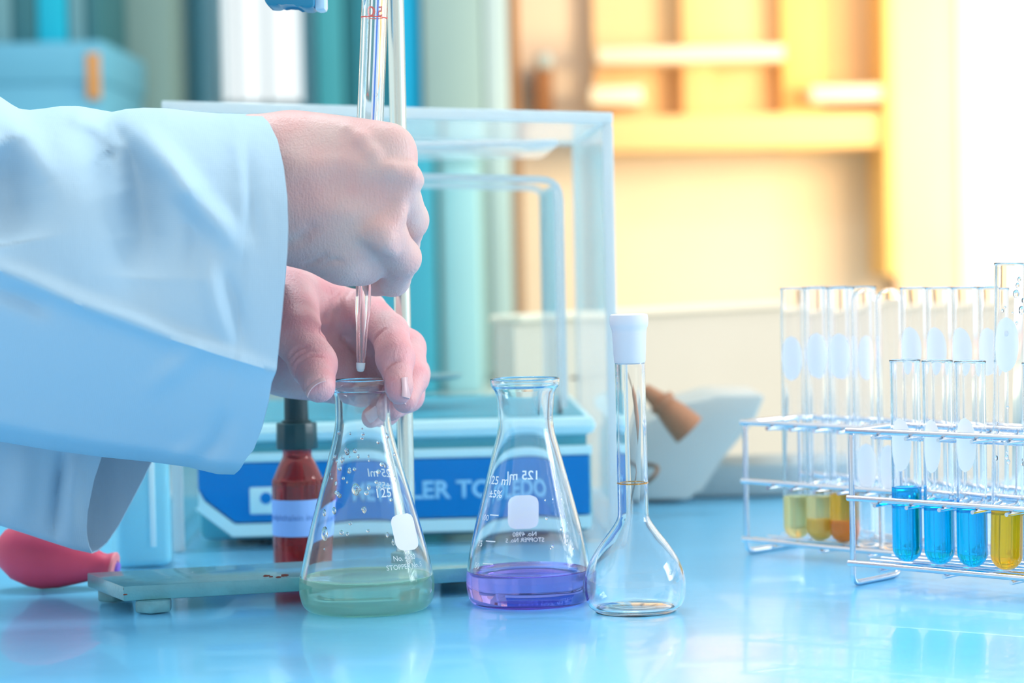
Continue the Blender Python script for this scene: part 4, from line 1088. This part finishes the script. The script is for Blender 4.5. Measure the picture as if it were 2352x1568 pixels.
def nail(px, py, Y, w_, l_, normal, along):
    """curved nail plate: centre, width, length, outward normal, growth direction."""
    n_ = Vector(normal).normalized(); a_ = Vector(along); a_ = (a_ - n_ * a_.dot(n_)).normalized(); s_ = n_.cross(a_)
    c_ = P(px, py, Y); vs, fs = [], []; nu, nv = 10, 8
    for lay in (0, -.0005):
        for j in range(nv + 1):
            t_ = j / nv; taper = 1 - .18 * (1 - t_) ** 2 - .28 * max(0, t_ - .75) * 4 * max(0, t_ - .75)
            for i in range(nu + 1):
                u_ = 2 * i / nu - 1; th_ = u_ * .95
                x_ = math.sin(th_) / math.sin(.95) * w_ / 2 * taper; h_ = (math.cos(th_) - 1) * w_ * .45
                e_ = (t_ - .5) * l_ * (1 - .10 * u_ * u_ * (1 if t_ > .5 else 1))
                vs.append(c_ + s_ * x_ + n_ * (h_ + lay - .0004 * (2 * t_ - 1) ** 2) + a_ * e_)
    k_ = (nu + 1) * (nv + 1)
    for j in range(nv):
        for i in range(nu):
            a0 = j * (nu + 1) + i
            fs.append((a0, a0 + 1, a0 + nu + 2, a0 + nu + 1)); fs.append((k_ + a0 + nu + 1, k_ + a0 + nu + 2, k_ + a0 + 1, k_ + a0))
    for i in range(nu):
        for j0 in (0, nv): a0 = j0 * (nu + 1) + i; fs.append((a0, k_ + a0, k_ + a0 + 1, a0 + 1))
    for j in range(nv):
        for i0 in (0, nu): a0 = j * (nu + 1) + i0; fs.append((a0, a0 + nu + 1, k_ + a0 + nu + 1, k_ + a0))
    bm = bmesh.new(); q_ = [bm.verts.new(v_) for v_ in vs]
    for f_ in fs: bm.faces.new([q_[i] for i in f_])
    return bm_obj('fingernail', bm, 'nail', person, True, 60)
nail(714, 876, first_hit(fL, 714, 876, 1.12, 1.28) + .0006, .0125, .0120, (-.60, -.36, .70), (.25, -.90, -.30))
nail(940, 890, 1.1855, .0090, .0105, (.92, -.30, .12), (-.05, -.2, -1))
nail(944, 912, 1.203, .0085, .0100, (.85, -.35, -.1), (-.35, -.4, -1))
nail(862, 955, 1.2255, .0075, .0085, (.25, -.8, -.45), (-.6, -.4, -.7))

# coat sleeves: grids measured along the cloth, folds as raised or sunken lines
def interp_poly(pts, key):
    pts = np.array(pts, float); return lambda t: float(np.interp(t, pts[:, key], pts[:, 1 - key]))
def dist_poly(px, py, pts):
    best, tb, n_ = 1e9, 0, len(pts) - 1
    for k_, ((ax_, ay_), (bx_, by_)) in enumerate(zip(pts, pts[1:])):
        dx_, dy_ = bx_ - ax_, by_ - ay_; t_ = max(0, min(1, ((px - ax_) * dx_ + (py - ay_) * dy_) / (dx_ * dx_ + dy_ * dy_)))
        d_ = math.hypot(px - ax_ - t_ * dx_, py - ay_ - t_ * dy_)
        if d_ < best: best, tb = d_, (k_ + t_) / n_
    return best, tb
def sleeve(name, label, top, bot, cuff, depth, folds, ns, nv, x_left, hem=True, back_cuff=None, crs=None):
    ft, fb = interp_poly(top, 0), interp_poly(bot, 0); cuff = np.array(cuff, float)
    L_c = np.r_[0, np.cumsum(np.hypot(*np.diff(cuff, axis=0).T))]; L_c /= L_c[-1]
    bc = np.array(back_cuff if back_cuff is not None else cuff, float); L_b = np.r_[0, np.cumsum(np.hypot(*np.diff(bc, axis=0).T))]; L_b /= L_b[-1]
    verts = []
    def pt(s, v, front):
        cc, LL = (cuff, L_c) if front else (bc, L_b)
        cx_, cy_ = np.interp(v, LL, cc[:, 0]), np.interp(v, LL, cc[:, 1])
        c0, c1 = cc[0], cc[-1]
        px = x_left + (cx_ - x_left) * s
        t_, b_ = ft(min(px, c0[0])), fb(min(px, c1[0]))
        fr = (cy_ - c0[1]) / (c1[1] - c0[1]); py = t_ + (b_ - t_) * fr
        if crs:
            ye, yc_ = crs(1e9), crs(px)
            if cy_ <= ye: py = t_ + (yc_ - t_) * (cy_ - c0[1]) / (ye - c0[1])
            else: py = yc_ + (b_ - yc_) * (cy_ - ye) / (c1[1] - ye)
        Yv = depth(s, v, front, px, py)
        if front:
            for amp, wd, line in folds:
                dd, tt = dist_poly(px, py, line); Yv -= 1.5 * amp * math.exp(-(dd / wd) ** 2) * min(1, .15 + 2.6 * tt * (1 - tt) * 1.4)
            if hem and s > .915: Yv -= .0006
        return P(px, py, Yv)
    n2 = 2 * nv
    for i in range(ns + 1):
        s = (i / ns) ** .8
        for j in range(n2):
            if j <= nv: v, fr_ = j / nv, True
            else: v, fr_ = 1 - (j - nv) / nv, False
            verts.append(pt(s, v, fr_))
    faces = [(i * n2 + j, i * n2 + (j + 1) % n2, (i + 1) * n2 + (j + 1) % n2, (i + 1) * n2 + j) for i in range(ns) for j in range(n2)]
    bm = bmesh.new(); q_ = [bm.verts.new(v_) for v_ in verts]
    for f_ in faces: bm.faces.new([q_[i] for i in f_])
    bmesh.ops.recalc_face_normals(bm, faces=bm.faces)
    # a thin second face gives the cloth its thickness and a turned edge
    bmesh.ops.solidify(bm, geom=list(bm.faces), thickness=-.0008)
    o = bm_obj(name, bm, 'coat', person, True, 70)
    if label: o['label'] = label
    return o
topR = [(-300, 60), (-150, 130), (0, 226), (25, 243), (45, 254), (70, 256), (100, 253), (140, 247), (180, 247), (220, 254), (258, 261), (290, 254), (330, 251), (380, 252), (440, 259), (500, 264), (560, 265), (600, 266)]
botR = [(-300, 965), (0, 1010), (120, 1030), (240, 1046), (340, 1056), (430, 1068), (500, 1085), (540, 1086)]
cufR = [(598, 266), (618, 285), (638, 325), (652, 385), (660, 450), (662, 520), (660, 580), (655, 640), (648, 720), (640, 800), (635, 850), (624, 880), (616, 930), (602, 985), (582, 1035), (566, 1052), (552, 1075), (538, 1086)]
def crease(px):
    px = min(px, 635)
    return 622 + (px / 635.0) * 234 + 14 * math.sin(px / 635.0 * PI)
def depR(s, v, front, px, py):
    if not front: return 1.186 + .034 * math.sin(PI * min(1, max(0, v))) ** .7
    yt = np.interp(px, [a for a, _ in topR], [b_ for _, b_ in topR]); yb = np.interp(px, [a for a, _ in botR], [b_ for _, b_ in botR]); yc = crease(px)
    near = 1.098 - .000015 * max(0, 400 - px)
    if py < yc:
        u_ = (yc - py) / max(1, yc - yt); return near + (1.182 - near) * (1 - math.sqrt(max(0, 1 - u_ ** 2.6))) * .95 + .004 * u_
    u_ = (py - yc) / max(1, yb - yc); return near + .002 + .045 * u_ ** 1.3 + (.036 * max(0, u_ - .9) * 10 if u_ > .9 else 0) * .9
foldsR = [(.010, 30, [(255, 262), (330, 320), (395, 390), (455, 470), (540, 560)]), (-.019, 62, [(190, 262), (270, 330), (318, 430), (335, 540), (330, 640)]),
          (.006, 24, [(150, 262), (220, 290), (275, 345), (290, 420)]), (-.005, 40, [(430, 440), (455, 540), (440, 640)]), (.005, 30, [(0, 240), (60, 320), (110, 420)]),
          (-.018, 75, [(-20, 330), (10, 450), (30, 560)]), (.004, 20, [(-40, 605), (60, 640), (180, 695), (300, 735), (420, 785), (540, 825), (630, 855)]),
          (-.0035, 22, [(-40, 650), (60, 685), (120, 715)]), (.0025, 22, [(470, 560), (480, 640), (500, 720), (530, 800)]), (-.0025, 18, [(560, 330), (575, 450), (585, 560)]),
          (.002, 16, [(540, 300), (560, 420), (560, 520)]), (-.002, 16, [(520, 620), (545, 700), (560, 790)]), (.002, 24, [(330, 900), (420, 830), (470, 800)]), (.0025, 20, [(380, 1062), (430, 1040), (480, 1000)]), (-.003, 26, [(420, 1060), (500, 1010), (530, 940)])]
sleeve('coat_sleeve', 'wide upper sleeve with a turned cuff', topR, botR, cufR, depR, foldsR, 110, 110, -420, crs=crease)
topL = [(-300, 560), (0, 600), (300, 610), (640, 618)]
botL = [(-300, 1165), (0, 1203), (60, 1222), (120, 1242), (170, 1258), (212, 1267)]
cufL = [(600, 640), (560, 800), (470, 930), (330, 1005), (262, 1030), (238, 1046), (216, 1110), (201, 1180), (199, 1225), (204, 1252), (212, 1266)]
bcuL = [(640, 640), (610, 800), (540, 920), (440, 1000), (352, 1062), (330, 1105), (300, 1160), (272, 1210), (246, 1246), (226, 1262), (212, 1267)]
def depL(s, v, front, px, py):
    e = math.sin(PI * min(1, max(0, v))) ** .6
    return (1.244 - .014 * e) if front else (1.262 + .032 * e * (1 - .72 * max(0, (v - .45) / .55)))
foldsL = [(-.005, 14, [(148, 1020), (135, 1120), (125, 1235)]), (.004, 22, [(180, 1040), (165, 1130), (160, 1240)]), (.003, 30, [(60, 1020), (50, 1120), (40, 1200)])]
sleeve('coat_sleeve', 'hanging lower sleeve behind the upper one', topL, botL, cufL, depL, foldsL, 60, 60, -420, hem=False, back_cuff=bcuL)
